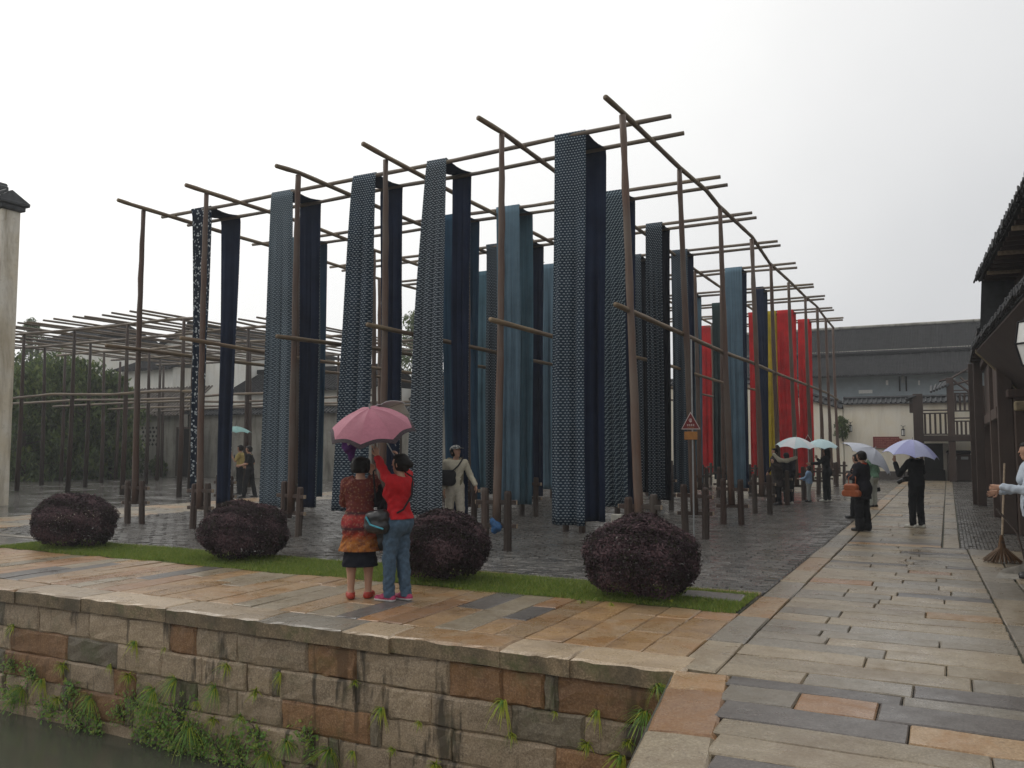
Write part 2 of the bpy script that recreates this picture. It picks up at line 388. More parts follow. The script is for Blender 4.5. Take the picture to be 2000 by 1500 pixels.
while y < 15.8:                                                    # outer strip on the house side, laid lengthwise
    L = r.uniform(.8, 1.5); L = min(L, 15.85 - y) if 15.85 - y - L > .3 else 15.85 - y
    x0 = xr(y + L / 2) + .012
    slab('slab', path, x0, x0 + .36, y, y + L, r.choice(['pathtan', 'pathgrey', 'pathgrey']), 7000 + k, rz=math.atan(.0326)); k += 1
    slab('slab', path, x0 + .375, x0 + .85, y, y + L, r.choice(['pathtan', 'pathgrey', 'slate']), 7000 + k, rz=math.atan(.0326)); k += 1
    slab('slab', path, x0 + .865, x0 + 2.2, y, y + L, r.choice(['pathtan', 'pathgrey', 'slate']), 7000 + k, rz=math.atan(.0326)); k += 1
    y += L
# narrow tile-on-edge gutter beside the path
mb = MB(); y = 15.9
while y < 44:
    x = .14; 
    while x < 3.0:
        L = .24; z = r.uniform(-.014, .006) + (.004 if x > .35 else -.004); w2 = .055 if x < .75 else .11
        mb.add([(x, y, -.03), (x + w2, y, -.03), (x + w2, y + L, -.03), (x, y + L, -.03), (x + .006, y + .006, z), (x + w2 - .006, y + .006, z), (x + w2 - .006, y + L - .006, z), (x + .006, y + L - .006, z)],
               [(4, 5, 6, 7), (0, 1, 5, 4), (1, 2, 6, 5), (2, 3, 7, 6), (3, 0, 4, 7)]); x += w2 + .003
    y += L
mb.build('tile_edging', M['brick'], path, kind='stuff')

# courtyard of small dark wet pavers
bm_ = NT('courtyard_far'); P = bm_.pos()
bt = bm_.n('ShaderNodeTexBrick'); bt.inputs['Scale'].default_value = 1; bt.inputs['Brick Width'].default_value = .30; bt.inputs['Row Height'].default_value = .13
bt.inputs['Mortar Size'].default_value = .008; bt.inputs['Color1'].default_value = (.110, .102, .092, 1); bt.inputs['Color2'].default_value = (.074, .069, .063, 1); bt.inputs['Mortar'].default_value = (.02, .02, .018, 1)
bm_.l(P, bt.inputs['Vector']); nn = bm_.noise(P, .9, 5, .6)
bm_.bump(bt.outputs['Fac'], .2, -.006)
M['court'] = bm_.set(bm_.mix(bm_.ramp(nn, [(.35, 0.), (.7, .6)]), bt.outputs['Color'], (.14, .132, .12)), bm_.ramp(nn, [(.35, .10), (.7, .34)]), .5)
mb = MB(); mb.add([(-90, 8.9, -.022), (-1.95, 8.9, -.022), (-1.95, 47, -.022), (-90, 47, -.022)], [(0, 1, 2, 3)])
court = mb.build('courtyard', M['court'], kind='structure')
cells = []; y = 10.16; row = 0
while y < 27:
    x = -1.96 - (.15 if row % 2 else 0)
    while x > -17.2:
        cells.append((x - .148, y + .064)); x -= .30
    y += .132; row += 1
cells.sort(key=lambda c: c[0] ** 2 + c[1] ** 2)
vis = [c for c in cells if True]
near = vis[:300]
me0 = rough_block(.288, .122, .03, 77, 2, 1, .008, .006, .003).mesh('paver', M['brick'])
for i, (cx, cy) in enumerate(near):
    place('paver', me0, court, (cx, cy, -.004 + r.uniform(-.005, .004)), (r.uniform(-.02, .02), r.uniform(-.012, .012), 0 if i % 2 else math.pi))
C_ = np.array(vis[300:]); nC = len(C_)
zt = rng.uniform(-.012, .001, nC); tx = rng.uniform(-.0035, .0035, (nC, 4))
hx, hy = .146, .063; V = np.zeros((nC, 8, 3)); sg = [(-1, -1), (1, -1), (1, 1), (-1, 1)]
for q, (sx, sy) in enumerate(sg):
    V[:, q, 0] = C_[:, 0] + sx * hx; V[:, q, 1] = C_[:, 1] + sy * hy; V[:, q, 2] = -.03
    V[:, q + 4, 0] = C_[:, 0] + sx * (hx - .008); V[:, q + 4, 1] = C_[:, 1] + sy * (hy - .007); V[:, q + 4, 2] = zt + tx[:, q]
fb = np.array([(4, 5, 6, 7), (0, 1, 5, 4), (1, 2, 6, 5), (2, 3, 7, 6), (3, 0, 4, 7)])
mb = MB(); mb.v = V.reshape(-1, 3).tolist(); mb.f = (fb[None] + (np.arange(nC) * 8)[:, None, None]).reshape(-1, 4).tolist(); mb.m = [0]
pm = stone('paver_field', (.110, .101, .091), (.068, .063, .057), (.16, .147, .132), (.06, .054, .046), .5, wet=(.13, .40), var=0, sat=1, bmp=.3)
mb.build('paver_field', pm, court, kind='stuff')
# pale slab walk crossing the courtyard
mb = MB(); mb.add([(-19.9, 9.1, -.014), (-17.25, 9.1, -.014), (-17.25, 46, -.014), (-19.9, 46, -.014)], [(0, 1, 2, 3)])
walk = mb.build('slab_walk', M['pathtan'], kind='structure')
y = 9.15; k = 0
while y < 30:
    wd = r.uniform(.4, .6); x = -19.85
    while x < -17.35:
        L = min(r.uniform(.7, 1.4), -17.3 - x); slab('slab', walk, x, x + L, y, y + wd, r.choice(['pathtan', 'tan', 'pathtan', 'pathgrey']), 8000 + k, gap=.02); x += L; k += 1
    y += wd
x = -17.2; k = 0
while x < -2.0:                                                    # kerb behind the lawn
    L = min(r.uniform(.8, 1.3), -1.96 - x); slab('kerb_stone', court, x, x + L, 10.0, 10.145, r.choice(['pathtan', 'tan', 'pathgrey']), 8500 + k, zj=.003); x += L; k += 1

# ------------------------------------------------------------------ lawn
GX0, GX1, GY0, GY1 = -14.1, -1.99, 8.80, 9.99
mb = MB(); mb.add([(GX0, GY0, -.004), (GX1, GY0, -.004), (GX1, GY1, .012), (GX0, GY1, .012)], [(0, 1, 2, 3)])
gm = NT('lawn_soil'); gm_ = gm.set(gm.mix(gm.noise(gm.pos(), 12, 4), (.07, .095, .02), (.085, .085, .03)), .9, .2)
lawn = mb.build('lawn', gm_, kind='structure')
N = 95000
gx = rng.uniform(GX0 - .05, GX1 + .03, N); gy = rng.uniform(0, 1, N)
wob = .06 * np.sin(gx * 1.7) + .05 * np.sin(gx * 4.3 + 1) + .03 * np.sin(gx * 9.1)
y0 = GY0 - .03 + wob * .6; gy = y0 + (GY1 + .01 - y0) * gy
keep = ~((gx > -2.75) & (gx < -2.05) & (gy > 9.42) & (gy < 9.85)); gx, gy = gx[keep], gy[keep]; N = len(gx)
patch = np.sin(gx * 2.1 + 1.3) * np.sin(gy * 3.7 + gx) * .5 + .5
hgt = rng.uniform(.02, .05, N) * (.7 + .6 * patch); hgt[rng.random(N) < .02] *= 1.9
an = rng.uniform(0, 2 * np.pi, N); wd = rng.uniform(.0028, .005, N); ln = rng.uniform(.2, 1.0, N) * hgt; la = rng.uniform(0, 2 * np.pi, N)
V = np.zeros((N, 3, 3)); V[:, 0] = np.c_[gx - np.cos(an) * wd, gy - np.sin(an) * wd, np.zeros(N)]; V[:, 1] = np.c_[gx + np.cos(an) * wd, gy + np.sin(an) * wd, np.zeros(N)]
V[:, 2] = np.c_[gx + np.cos(la) * ln, gy + np.sin(la) * ln, hgt]
mb = MB(); mb.v = V.reshape(-1, 3).tolist(); mb.f = np.arange(N * 3).reshape(-1, 3).tolist(); mb.m = rng.choice([0, 0, 0, 1, 1, 2], N).tolist()
def leafmat(name, c, c2, rough=.5, trans=.25, spec=.3):
    m = NT(name); nz = m.noise(m.pos(), 6, 3); m.set(m.mix(m.ramp(nz, [(.35, 0.), (.65, 1.)]), c, c2), rough, spec)
    t = m.n('ShaderNodeBsdfTranslucent'); t.inputs[0].default_value = (*[x * 1.3 for x in c2], 1); ms = m.n('ShaderNodeMixShader'); ms.inputs[0].default_value = trans
    m.l(m.p.outputs[0], ms.inputs[1]); m.l(t.outputs[0], ms.inputs[2]); m.l(ms.outputs[0], m.o.inputs[0]); return m.mat
M['g1'] = leafmat('grass_mid', (.12, .19, .028), (.18, .25, .04)); M['g2'] = leafmat('grass_yellow', (.20, .25, .045), (.26, .28, .065)); M['g3'] = leafmat('grass_dark', (.075, .14, .022), (.11, .17, .03))
mb.build('grass', [M['g1'], M['g2'], M['g3']], lawn, kind='stuff')
me = rough_block(.66, .40, .06, 99, 4, 3, .012, .012, .004).mesh('slate_slab', M['slate'])
place('slate_slab', me, lawn, (-2.4, 9.63, .022), (.01, .01, .06))
# ------------------------------------------------------------------ the tall bamboo drying frame
r = random.Random(11)
def bamboo(pts, rad, n=7, node=.45):
    """pts: coarse polyline; returns tube with slight nodes"""
    out_ = []; rr = []
    for a, b in zip(pts[:-1], pts[1:]):
        a = Vector(a); b = Vector(b); k = max(2, int((b - a).length / node))
        for i in range(k):
            out_.append(a.lerp(b, i / k)); rr.append(rad * (1.10 if i % 2 else 1.0) * r.uniform(.96, 1.04))
    out_.append(Vector(pts[-1])); rr.append(rad)
    return MB().tube(out_, rr, n)
COLX = [-4.42, -6.55, -8.95, -11.05, -13.5, -15.7]
ROWY = [12.42, 15.42, 18.4, 21.6, 24.9, 28.0, 31.1, 33.9, 36.8, 40.0]
fr = empty('drying_frame', (-10, 26, 0), label='tall frame of brown poles and bamboo beams hung with indigo cloth', cat='frame')
FO = Vector((-10, 26, 0))
pole_me = []
for k in range(4):
    a = r.uniform(-.045, .045); c = r.uniform(-.045, .045)
    pts = [Vector((a * math.sin(t * 3.1), c * math.sin(t * 2.7), .42 + (6.88 - .42) * t)) for t in [i / 17 for i in range(18)]]
    pts = [p + Vector((r.uniform(-.004, .004), r.uniform(-.004, .004), 0)) for p in pts]
    pole_me.append(MB().tube(pts, [.070 - .024 * i / 17 + r.choice([0, 0, .007]) + r.uniform(-.004, .004) for i in range(18)], 9).mesh('pole', M['pole'], True))
post_me = [MB().tube([(0, 0, -.1), (.005, 0, .4), (0, .004, .92), (0, 0, .955)], [.068, .066, .062, .05], 8).mesh('post', M['post'], False) for k in range(2)]
pg = MB(); pg.cbox(-.34, .34, -.035, .035, -.035, .035, .006); pg.cbox(-.348, -.335, -.033, .033, -.033, .033, .004, 1); pg.cbox(.335, .348, -.033, .033, -.033, .033, .004, 1)
peg_me = pg.mesh('peg', [M['post'], M['pegend']])
for j, y in enumerate(ROWY):
    for i, x in enumerate(COLX):
        jx, jy = r.uniform(-.05, .05), r.uniform(-.06, .06)
        if j == 0: jx, jy = 0, [0, -.18, 0, .04, .12, .36][i]
        lean = (r.uniform(-.010, .010), r.uniform(-.012, .012)); tw = r.choice([0, math.pi]) + r.uniform(-.05, .05)
        if i == 0: bs = [.24, .20, .16, .12, .14, .12, .1, .1, .1, .1][j]; jx = bs + [-4.42, -4.34, -4.30, -4.24, -4.40, -4.38, -4.33, -4.29, -4.34, -4.4][j] - x; jy = 0; lean = (0, -bs / 6.9 + r.uniform(-.003, .003)); tw = 0
        place('pole', pole_me[r.randrange(4)], fr, (x + jx - FO.x, y + jy - FO.y, 0), (lean[0], lean[1], tw))
        rz = r.uniform(-.25, .25); cx, cy = x + jx - FO.x, y + jy - FO.y
        sp = .19
        for s in (-1, 1):
            place('post', post_me[r.randrange(2)], fr, (cx + s * sp * math.cos(rz), cy + s * sp * math.sin(rz), 0), (r.uniform(-.03, .03), r.uniform(-.03, .03), r.uniform(0, 6)), (1, 1, r.uniform(.93, 1.05)))
        for z in (.75, .42):
            place('peg', peg_me, fr, (cx, cy - .0 + (.0 if z > .5 else .01), z + r.uniform(-.03, .03)), (0, r.uniform(-.03, .03), rz))
for i, x in enumerate(COLX):
    if i == 0: pts = [(-4.43, 11.75), (-4.42, 12.4), (-4.34, 15.4), (-4.28, 17.2), (-4.30, 18.35), (-4.24, 21.6), (-4.40, 24.9), (-4.38, 28), (-4.33, 31.2), (-4.28, 33.8), (-4.34, 36.7), (-4.4, 40.3)]
    else: pts = [(x + .03, [11.75, 11.56, 11.72, 11.85, 11.93, 12.08][i])] + [(x + r.uniform(-.06, .06), y) for y in ROWY] + [(x, 40.4)]
    q = [(a - FO.x, b - FO.y, 6.925 + r.uniform(-.03, .02)) for a, b in pts]
    bamboo(q, .043).build('beam', M['rail'], fr, True)
    q = [(x + .10 + r.uniform(-.03, .03) - FO.x, y - FO.y, 3.74 + r.uniform(-.06, .06)) for y in [11.85] + ROWY[1:] + [40.5]]
    bamboo(q, .042).build('rail', M['rail'], fr, True)
PAIRS = [((13.09, 13.72), (13.99, 14.5)), ((16.65, 16.75), (17.23, 17.4)), ((19.54, 19.9), (20.1, 20.5)), ((22.61, 22.8), (23.15, 23.4)), ((25.67, 25.8), (26.29, 26.3)),
         ((29.3, 29.3), (29.9, 29.9)), ((31.87, 32), (32.5, 32.6)), ((34.84, 35), (35.5, 35.6)), ((37.76, 38), (38.44, 38.6))]
def beam_y(p, s, x):
    a, b = PAIRS[p][s]; t = (-3.82 - x) / 12.45; return a + (b - a) * t
for p in range(len(PAIRS)):
    for s in (0, 1):
        xs = [-3.80 + r.uniform(-.08, .08), -6, -8, -10, -12, -14, -16.28 + r.uniform(-.08, .08)]
        q = [(x - FO.x, beam_y(p, s, x) - FO.y, 7.0 + r.uniform(-.02, .02) - .015 * (i in (2, 4))) for i, x in enumerate(xs)]
        bamboo(q, .038).build('crossbeam', M['bamboo'], fr, True)

# ------------------------------------------------------------------ hanging cloth
def cloth_mat(name, base, motif=None, pat='plain', amt=1.0, sx=.075, sy=.062, trans=.22):
    m = NT(name); uv = m.n('ShaderNodeTexCoord').outputs['UV']; sep = m.n('ShaderNodeSeparateXYZ'); m.l(uv, sep.inputs[0]); u, v = sep.outputs[0], sep.outputs[1]
    fade = m.noise(uv, 1.3, 4, .6); strk = m.noise(m.scalev(uv, (42, .5, 1)), 1, 3, .6); weave = m.noise(uv, 130, 2)
    c = m.mix(m.ramp(fade, [(.3, 0.), (.7, 1.)]), tuple(x * .72 for x in base), tuple(x * 1.28 for x in base))
    c = m.mix(m.ramp(strk, [(.35, 0.), (.75, .5 if pat == 'stripe' else .22)]), c, tuple(min(1, x * 2.1 + .01) for x in base))
    mk = None
    if pat in ('scale', 'dash', 'leaf'):
        vv = m.math('DIVIDE', v, sy); row = m.math('FLOOR', vv); par = m.math('MODULO', row, 2.0)
        uu = m.math('ADD', m.math('DIVIDE', u, sx), m.math('MULTIPLY', par, .5)); fx = m.math('SUBTRACT', m.math('FRACT', uu), .5); fy = m.math('SUBTRACT', m.math('FRACT', vv), .5)
        if pat == 'scale':
            d = m.math('ADD', m.math('MULTIPLY', m.math('MULTIPLY', fx, fx), 9.0), m.math('MULTIPLY', m.math('POWER', m.math('ADD', fy, m.math('MULTIPLY', m.math('MULTIPLY', fx, fx), 1.6)), 2.0), 26.0))
            mk = m.ramp(d, [(.72, 1.), (.98, 0.)])
        else:
            sgn = m.math('SUBTRACT', m.math('MULTIPLY', par, 2.0), 1.0) if pat == 'dash' else 1.0
            dy = m.math('SUBTRACT', fy, m.math('MULTIPLY', fx, m.math('MULTIPLY', sgn, .8)))
            d = m.math('ADD', m.math('MULTIPLY', m.math('MULTIPLY', fx, fx), 4.6), m.math('MULTIPLY', m.math('MULTIPLY', dy, dy), 22.0)); mk = m.ramp(d, [(.66, 1.), (.95, 0.)])
    elif pat == 'floral':
        vo = m.n('ShaderNodeTexVoronoi'); vo.inputs['Scale'].default_value = 15; m.l(uv, vo.inputs['Vector']); mk = m.ramp(vo.outputs['Distance'], [(.30, 1.), (.40, 0.)])
        mk = m.math('MULTIPLY', mk, m.ramp(m.noise(uv, 26, 2), [(.38, 0.), (.5, 1.)]))
    elif pat == 'weave':
        a = m.math('SINE', m.math('MULTIPLY', u, 2 * math.pi / sx)); b = m.math('SINE', m.math('MULTIPLY', v, 2 * math.pi / sy)); mk = m.ramp(m.math('MULTIPLY', a, b), [(.05, 0.), (.5, 1.)])
    if mk is not None: c = m.mix(m.math('MULTIPLY', mk, amt), c, motif)
    m.bump(weave, .15, .002); m.set(c, .9, .12)
    t = m.n('ShaderNodeBsdfTranslucent'); m.l(c, t.inputs[0]); ms = m.n('ShaderNodeMixShader'); ms.inputs[0].default_value = trans
    m.l(m.p.outputs[0], ms.inputs[1]); m.l(t.outputs[0], ms.inputs[2]); m.l(ms.outputs[0], m.o.inputs[0]); return m.mat
NAVY = (.018, .028, .060)
CM = dict(scale=cloth_mat('cloth_scale', (.030, .048, .070), (.40, .46, .49), 'scale', .92, .054, .045),
          scale_s=cloth_mat('cloth_scale_small', (.026, .037, .05), (.32, .37, .39), 'scale', .9, .05, .042),
          dash=cloth_mat('cloth_dash', (.038, .051, .065), (.38, .43, .46), 'dash', .92, .058, .046),
          leaf=cloth_mat('cloth_leaf', (.030, .047, .066), (.34, .42, .44), 'leaf', .92, .07, .055),
          floral=cloth_mat('cloth_floral', (.012, .02, .034), (.58, .62, .63), 'floral', .95),
          weave=cloth_mat('cloth_weave', (.062, .084, .103), (.37, .44, .48), 'dash', .9, .045, .04),
          navy=cloth_mat('cloth_navy', NAVY), black=cloth_mat('cloth_black', (.009, .011, .018)), blue=cloth_mat('cloth_blue', (.024, .06, .10), pat='stripe'),
          teal=cloth_mat('cloth_teal', (.07, .135, .17), pat='stripe'), denim=cloth_mat('cloth_denim', (.12, .19, .24), pat='stripe'), grey=cloth_mat('cloth_grey', (.05, .07, .09), (.16, .19, .21), 'weave', .8),
          brown=cloth_mat('cloth_brown', (.035, .033, .034), pat='stripe'), green=cloth_mat('cloth_green', (.025, .045, .045), pat='stripe'),
          red=cloth_mat('cloth_red', (.60, .03, .032), trans=.35), yellow=cloth_mat('cloth_yellow', (.55, .42, .03), trans=.3))
def cloth(pair, x0, x1, outer, inner, label, cat='cloth', group=None, bx0=None, bx1=None, zf=.40, zb=.35, folds=2.5, amp=.048, seed=0, swing=0):
    q = random.Random(seed * 7 + 1); nw, nh = 22, 40
    bx0 = x0 if bx0 is None else bx0; bx1 = x1 if bx1 is None else bx1
    prof = []                                                    # (kind, t) along the strip
    prof += [(0, 1 - i / nh) for i in range(nh)] + [(1, i / 5) for i in range(6)] + [(2, (i + 1) / nh) for i in range(nh)]
    V = []; UV = []; ph = q.uniform(0, 6); ph2 = q.uniform(0, 6); xc = (x0 + x1) / 2; W = x1 - x0
    yf, yb = beam_y(pair, 0, xc) - .045, beam_y(pair, 1, xc) + .045; ztop = 7.045
    s = 0; last = None
    for kind, t in prof:
        for i in range(nw + 1):
            u = i / nw; wav = math.sin(2 * math.pi * folds * u + ph) + .5 * math.sin(2 * math.pi * folds * 2.3 * u + ph2)
            if kind == 1:
                xx = x0 + W * u; yy = yf + (yb - yf) * t; zz = ztop - .06 * math.sin(math.pi * t) - (.0)
            else:
                zbot = zf if kind == 0 else zb; zz = ztop + (zbot - ztop) * t; g = min(1, t * 2.2)
                if kind == 0: a, b = x0 + (bx0 - x0) * t ** .8, x1 + (bx1 - x1) * t ** .8
                else: a, b = x0 + .06 * t, x1 - .05 * t
                xx = a + (b - a) * u + .012 * math.sin(5 * t + ph) * g + .01 * math.cos(2 * math.pi * folds * u + ph) * g
                yy = (yf if kind == 0 else yb) + amp * wav * g * (1 + .4 * math.sin(3 * t + ph2)) + swing * (t ** 1.5) * (1 if kind == 0 else .6) + .03 * math.sin(2.2 * t + ph)
            V.append((xx, yy, zz)); UV.append((u * W, 0))
        row = V[-(nw + 1):]; mid = Vector(row[nw // 2])
        if last is not None: s += (mid - last).length
        last = mid
        for i in range(nw + 1): UV[-(nw + 1) + i] = (i / nw * W + seed, s)
    F = []
    for j in range(len(prof) - 1):
        for i in range(nw):
            a = j * (nw + 1) + i; F.append((a, a + 1, a + nw + 2, a + nw + 1))
    ox, oy = xc, (yf + yb) / 2
    mb = MB(); mb.add([(a - ox, b - oy, c) for a, b, c in V], F); mb.uv = UV
    o = mb.build('hanging_cloth', [CM[outer], CM[inner]], None, True, loc=(ox, oy, 0), label=label, cat=cat, group=group)
    so_ = o.modifiers.new('thick', 'SOLIDIFY'); so_.thickness = .007; so_.offset = -1; so_.material_offset = 1; so_.material_offset_rim = 0
    return o
CL = [
 (0, -15.17, -14.55, 'floral', 'navy', 'indigo cloth with scattered white flowers, front row, at the left corner poles', dict(bx0=-14.98, bx1=-14.55, folds=1.5)),
 (0, -12.64, -12.05, 'weave', 'navy', 'grey blue checked cloth with plain navy back, front row behind the pole with two posts', dict(bx0=-12.82, bx1=-12.0)),
 (0, -10.40, -9.84, 'scale', 'navy', 'dark cloth with rows of white scale motifs behind the pink umbrella', dict(bx0=-10.85, bx1=-9.98)),
 (0, -8.60, -8.17, 'dash', 'navy', 'cloth of grey zigzag dashes beside the man in the patterned cap', dict(bx0=-9.02, bx1=-8.22, folds=3)),
 (0, -5.90, -5.32, 'scale', 'navy', 'tallest indigo cloth of white scale motifs, front row, next to the corner pole', dict(bx0=-5.98, bx1=-5.36, zf=.36, folds=1.5)),
 (1, -15.10, -14.38, 'teal', 'blue', 'plain teal blue cloth behind the checked cloth of the front row', {}),
 (1, -10.42, -9.75, 'blue', 'blue', 'plain mid blue cloth hanging behind the zigzag cloth', dict(bx0=-10.2, bx1=-9.3)),
 (1, -8.92, -8.34, 'denim', 'teal', 'faded denim blue striped cloth with teal inner side, second row', dict(folds=3)),
 (1, -6.34, -5.86, 'leaf', 'navy', 'cloth with slanting pale leaf motifs behind the corner pole', dict(zf=.42)),
 (2, -10.86, -10.30, 'scale_s', 'blue', 'dark cloth with fine white motifs in the third row beside the blue striped cloth', {}),
 (2, -6.36, -5.95, 'scale_s', 'black', 'black and white finely dotted cloth in the third row beside the leaf cloth', dict(folds=3)),
 (2, -8.75, -8.2, 'floral', 'blue', 'white flowered dark cloth swinging in the third row between blue cloths', dict(swing=.5, bx0=-8.5, bx1=-7.9)),
 (3, -12.80, -12.2, 'teal', 'navy', 'pale teal cloth in the fourth row far behind the zigzag cloth', {}),
 (3, -10.58, -9.95, 'denim', 'denim', 'light blue cloth in the fourth row just left of the tallest indigo cloth', {}),
 (3, -7.92, -7.50, 'scale_s', 'black', 'narrow dark dotted cloth in the fourth row behind the corner pole', {}),
 (3, -6.64, -6.18, 'grey', 'navy', 'grey checked cloth in the fourth row beside the warning sign', {}),
 (2, -9.95, -9.45, 'blue', 'navy', 'mid blue cloth in the third row between the dotted and the flowered cloths', {}),
 (3, -11.35, -10.85, 'scale_s', 'black', 'dark finely dotted cloth in the fourth row behind the mid blue cloth', {}),
 (5, -13.3, -12.75, 'denim', 'teal', 'pale denim cloth deep in the sixth row beside the brown one', {}),
 (4, -12.55, -12.0, 'brown', 'brown', 'dull brown cloth in the fifth row among the blue ones', {}),
 (4, -8.50, -8.0, 'denim', 'denim', 'sky blue cloth in the fifth row beside the black dotted cloth', {}),
 (4, -5.86, -5.35, 'denim', 'navy', 'denim blue cloth in the fifth row close to the red ones', dict(folds=3)),
 (5, -7.92, -7.70, 'teal', 'denim', 'pale blue cloth in the sixth row behind the grey checked cloth', {}),
 (5, -5.70, -5.40, 'navy', 'navy', 'plain navy cloth between red and yellow cloths', {}),
 (6, -7.80, -7.38, 'green', 'green', 'dark green cloth beside the red cloth behind the warning sign', {}),
 (7, -7.05, -6.5, 'red', 'red', 'red cloth hanging behind the navy cloth', {}),
 (7, -6.38, -5.97, 'yellow', 'yellow', 'narrow yellow cloth between the navy and the wide red cloth', {}),
 (7, -5.92, -5.30, 'red', 'red', 'wide red cloth above the two pale umbrellas', dict(bx1=-5.1)),
 (8, -10.05, -9.35, 'red', 'red', 'red cloth split at the hem behind the warning sign', {}),
 (8, -5.56, -5.10, 'red', 'red', 'farthest red cloth with a slanting top in the last row', {}),
 (8, -12.9, -12.55, 'yellow', 'yellow', 'thin yellow cloth glimpsed beside the corner pole', dict(zf=1.2)),
]
for k, (p, x0, x1, a, b_, lab, kw) in enumerate(CL): cloth(p, x0, x1, a, b_, lab, seed=k + 1, group='cloths hung over the drying frame', **kw)

# ------------------------------------------------------------------ the lower, empty frame on the left
f2 = empty('low_drying_frame', (-26, 26, 0), label='lower empty frame of dark poles and bamboo in front of the trees', cat='frame')
O2 = Vector((-26, 26, 0)); X2 = [-19.6, -22.1, -24.75, -27.75, -30.5, -33.4, -36.2]; Y2 = [19.7, 22.5, 25.4, 28.3, 31.0]
pm2 = [MB().tube([(0, 0, 0), (.02, .01, 2), (-.01, .02, 4), (0, 0, 5.78)], [.085, .078, .066, .05], 8).mesh('pole', M['post'], True)]
for j, y in enumerate(Y2):
    for i, x in enumerate(X2):
        if j == 0 and i == 0: continue
        place('pole', pm2[0], f2, (x + r.uniform(-.08, .08) - O2.x, y + r.uniform(-.1, .1) - O2.y, 0), (r.uniform(-.01, .01), r.uniform(-.01, .01), 0))
    x0 = -21.4 if j == 0 else -18.9
    q = [(x - O2.x, y - O2.y, 5.82 + r.uniform(-.05, .05)) for x in [x0, -23, -25.5, -28.5, -31, -34, -36.8]]
    bamboo(q, .05).build('beam', M['bamboo'], f2, True)
    q = [(x - O2.x, y - .1 - O2.y, 3.45 + r.uniform(-.06, .06)) for x in [x0 + .2, -23, -25.5, -28.5, -31, -34, -36.8]]
    bamboo(q, .045).build('rail', M['bamboo'], f2, True)
for i in range(len(X2) - 1):
    for s in (.15, .34, .66, .85):
        x = X2[i] + (X2[i + 1] - X2[i]) * s; y0 = 18.3 if i > 0 else 21.2
        q = [(x + r.uniform(-.05, .05) - O2.x, y - O2.y, 5.92 + r.uniform(-.03, .03)) for y in [y0, 22.5, 25.5, 28.5, 32]]
        bamboo(q, .035).build('crossbeam', M['bamboo'], f2, True)

# ------------------------------------------------------------------ bushes
M['l1'] = leafmat('loropetalum_dark', (.034, .022, .026), (.046, .029, .033), .7, .1, .08); M['l2'] = leafmat('loropetalum_mid', (.052, .034, .038), (.066, .042, .046), .7, .12, .08)
M['l3'] = leafmat('loropetalum_tip', (.105, .064, .07), (.125, .078, .083), .7, .15, .08); M['l4'] = leafmat('loropetalum_green', (.022, .022, .014), (.032, .030, .017), .7, .12, .08)
def bush_mesh(seed, rx, ry, rz, n=26000):
    g = np.random.default_rng(seed)
    d = g.normal(size=(n, 3)); d /= np.linalg.norm(d, axis=1)[:, None]
    d[:, 2] = np.where(d[:, 2] < -.75, -d[:, 2], d[:, 2])
    lump = 1 + .035 * np.sin(5 * d[:, 0] + 4 * d[:, 1] + seed) + .03 * np.sin(6 * d[:, 2] - 4 * d[:, 0] + 2 * seed) + .025 * np.sin(15 * d[:, 1] + 13 * d[:, 2])
    dep = np.where(g.random(n) < .72, g.uniform(.93, 1.04, n), g.uniform(.72, .96, n)); spike = g.random(n) < .04; dep[spike] += g.uniform(.01, .07, spike.sum())
    c = d * np.array([rx, ry, rz]) * (lump * dep)[:, None] * (1 - .0 * d[:, 2:3]); c[:, 2] += rz * .93
    nrm = d + g.normal(size=(n, 3)) * .5; nrm[:, 2] += .35; nrm /= np.linalg.norm(nrm, axis=1)[:, None]
    t = np.cross(nrm, g.normal(size=(n, 3))); t /= np.linalg.norm(t, axis=1)[:, None]; b = np.cross(nrm, t)
    L = g.uniform(.011, .024, n)[:, None]; W = L * .5
    V = np.stack([c - t * L, c - b * W + nrm * .002, c + t * L, c + b * W + nrm * .002], 1)
    mb = MB(); mb.v = V.reshape(-1, 3).tolist(); mb.f = np.arange(n * 4).reshape(-1, 4).tolist()
    cl = np.sin(6.1 * d[:, 0] + 3 * np.sin(5 * d[:, 1]) + seed) + np.sin(7.3 * d[:, 2] + 4 * d[:, 1] + 2 * seed) + g.normal(size=n) * .9
    mi = np.where(cl > 1.0, 2, np.where(cl > -.2, 1, g.choice([0, 0, 3], n))); mb.m = mi.tolist(); return mb
BUSH = [(1226, 1180, .63, .58, .46, 'loropetalum bush on the lawn beside the kerb and the slate slab'), (852, 1136, .57, .54, .45, 'loropetalum bush on the lawn behind the person in the red cardigan'),
        (462, 1094, .66, .6, .44, 'loropetalum bush on the lawn below the checked cloth'), (130, 1070, .72, .62, .45, 'loropetalum bush at the end of the lawn near the white wall')]
stem = MB()
for k in range(9):
    a = k * .7; stem.tube([(.04 * math.cos(a), .04 * math.sin(a), 0), (.14 * math.cos(a), .14 * math.sin(a), .2), (.33 * math.cos(a + .3), .3 * math.sin(a + .3), .45)], [.016, .012, .006], 5)
stem_me = stem.mesh('stem', M['post'])
for k, (u, v, rx, ry, rz, lab) in enumerate(BUSH):
    p = atz(u, v); t = empty('bush', (p[0], max(p[1], 9.12) + .12, 0), label='round dark purple ' + lab, cat='bush', group='clipped purple bushes on the lawn')
    bush_mesh(20 + k, rx, ry, rz).build('crown', [M['l1'], M['l2'], M['l3'], M['l4']], t); place('stem', stem_me, t)

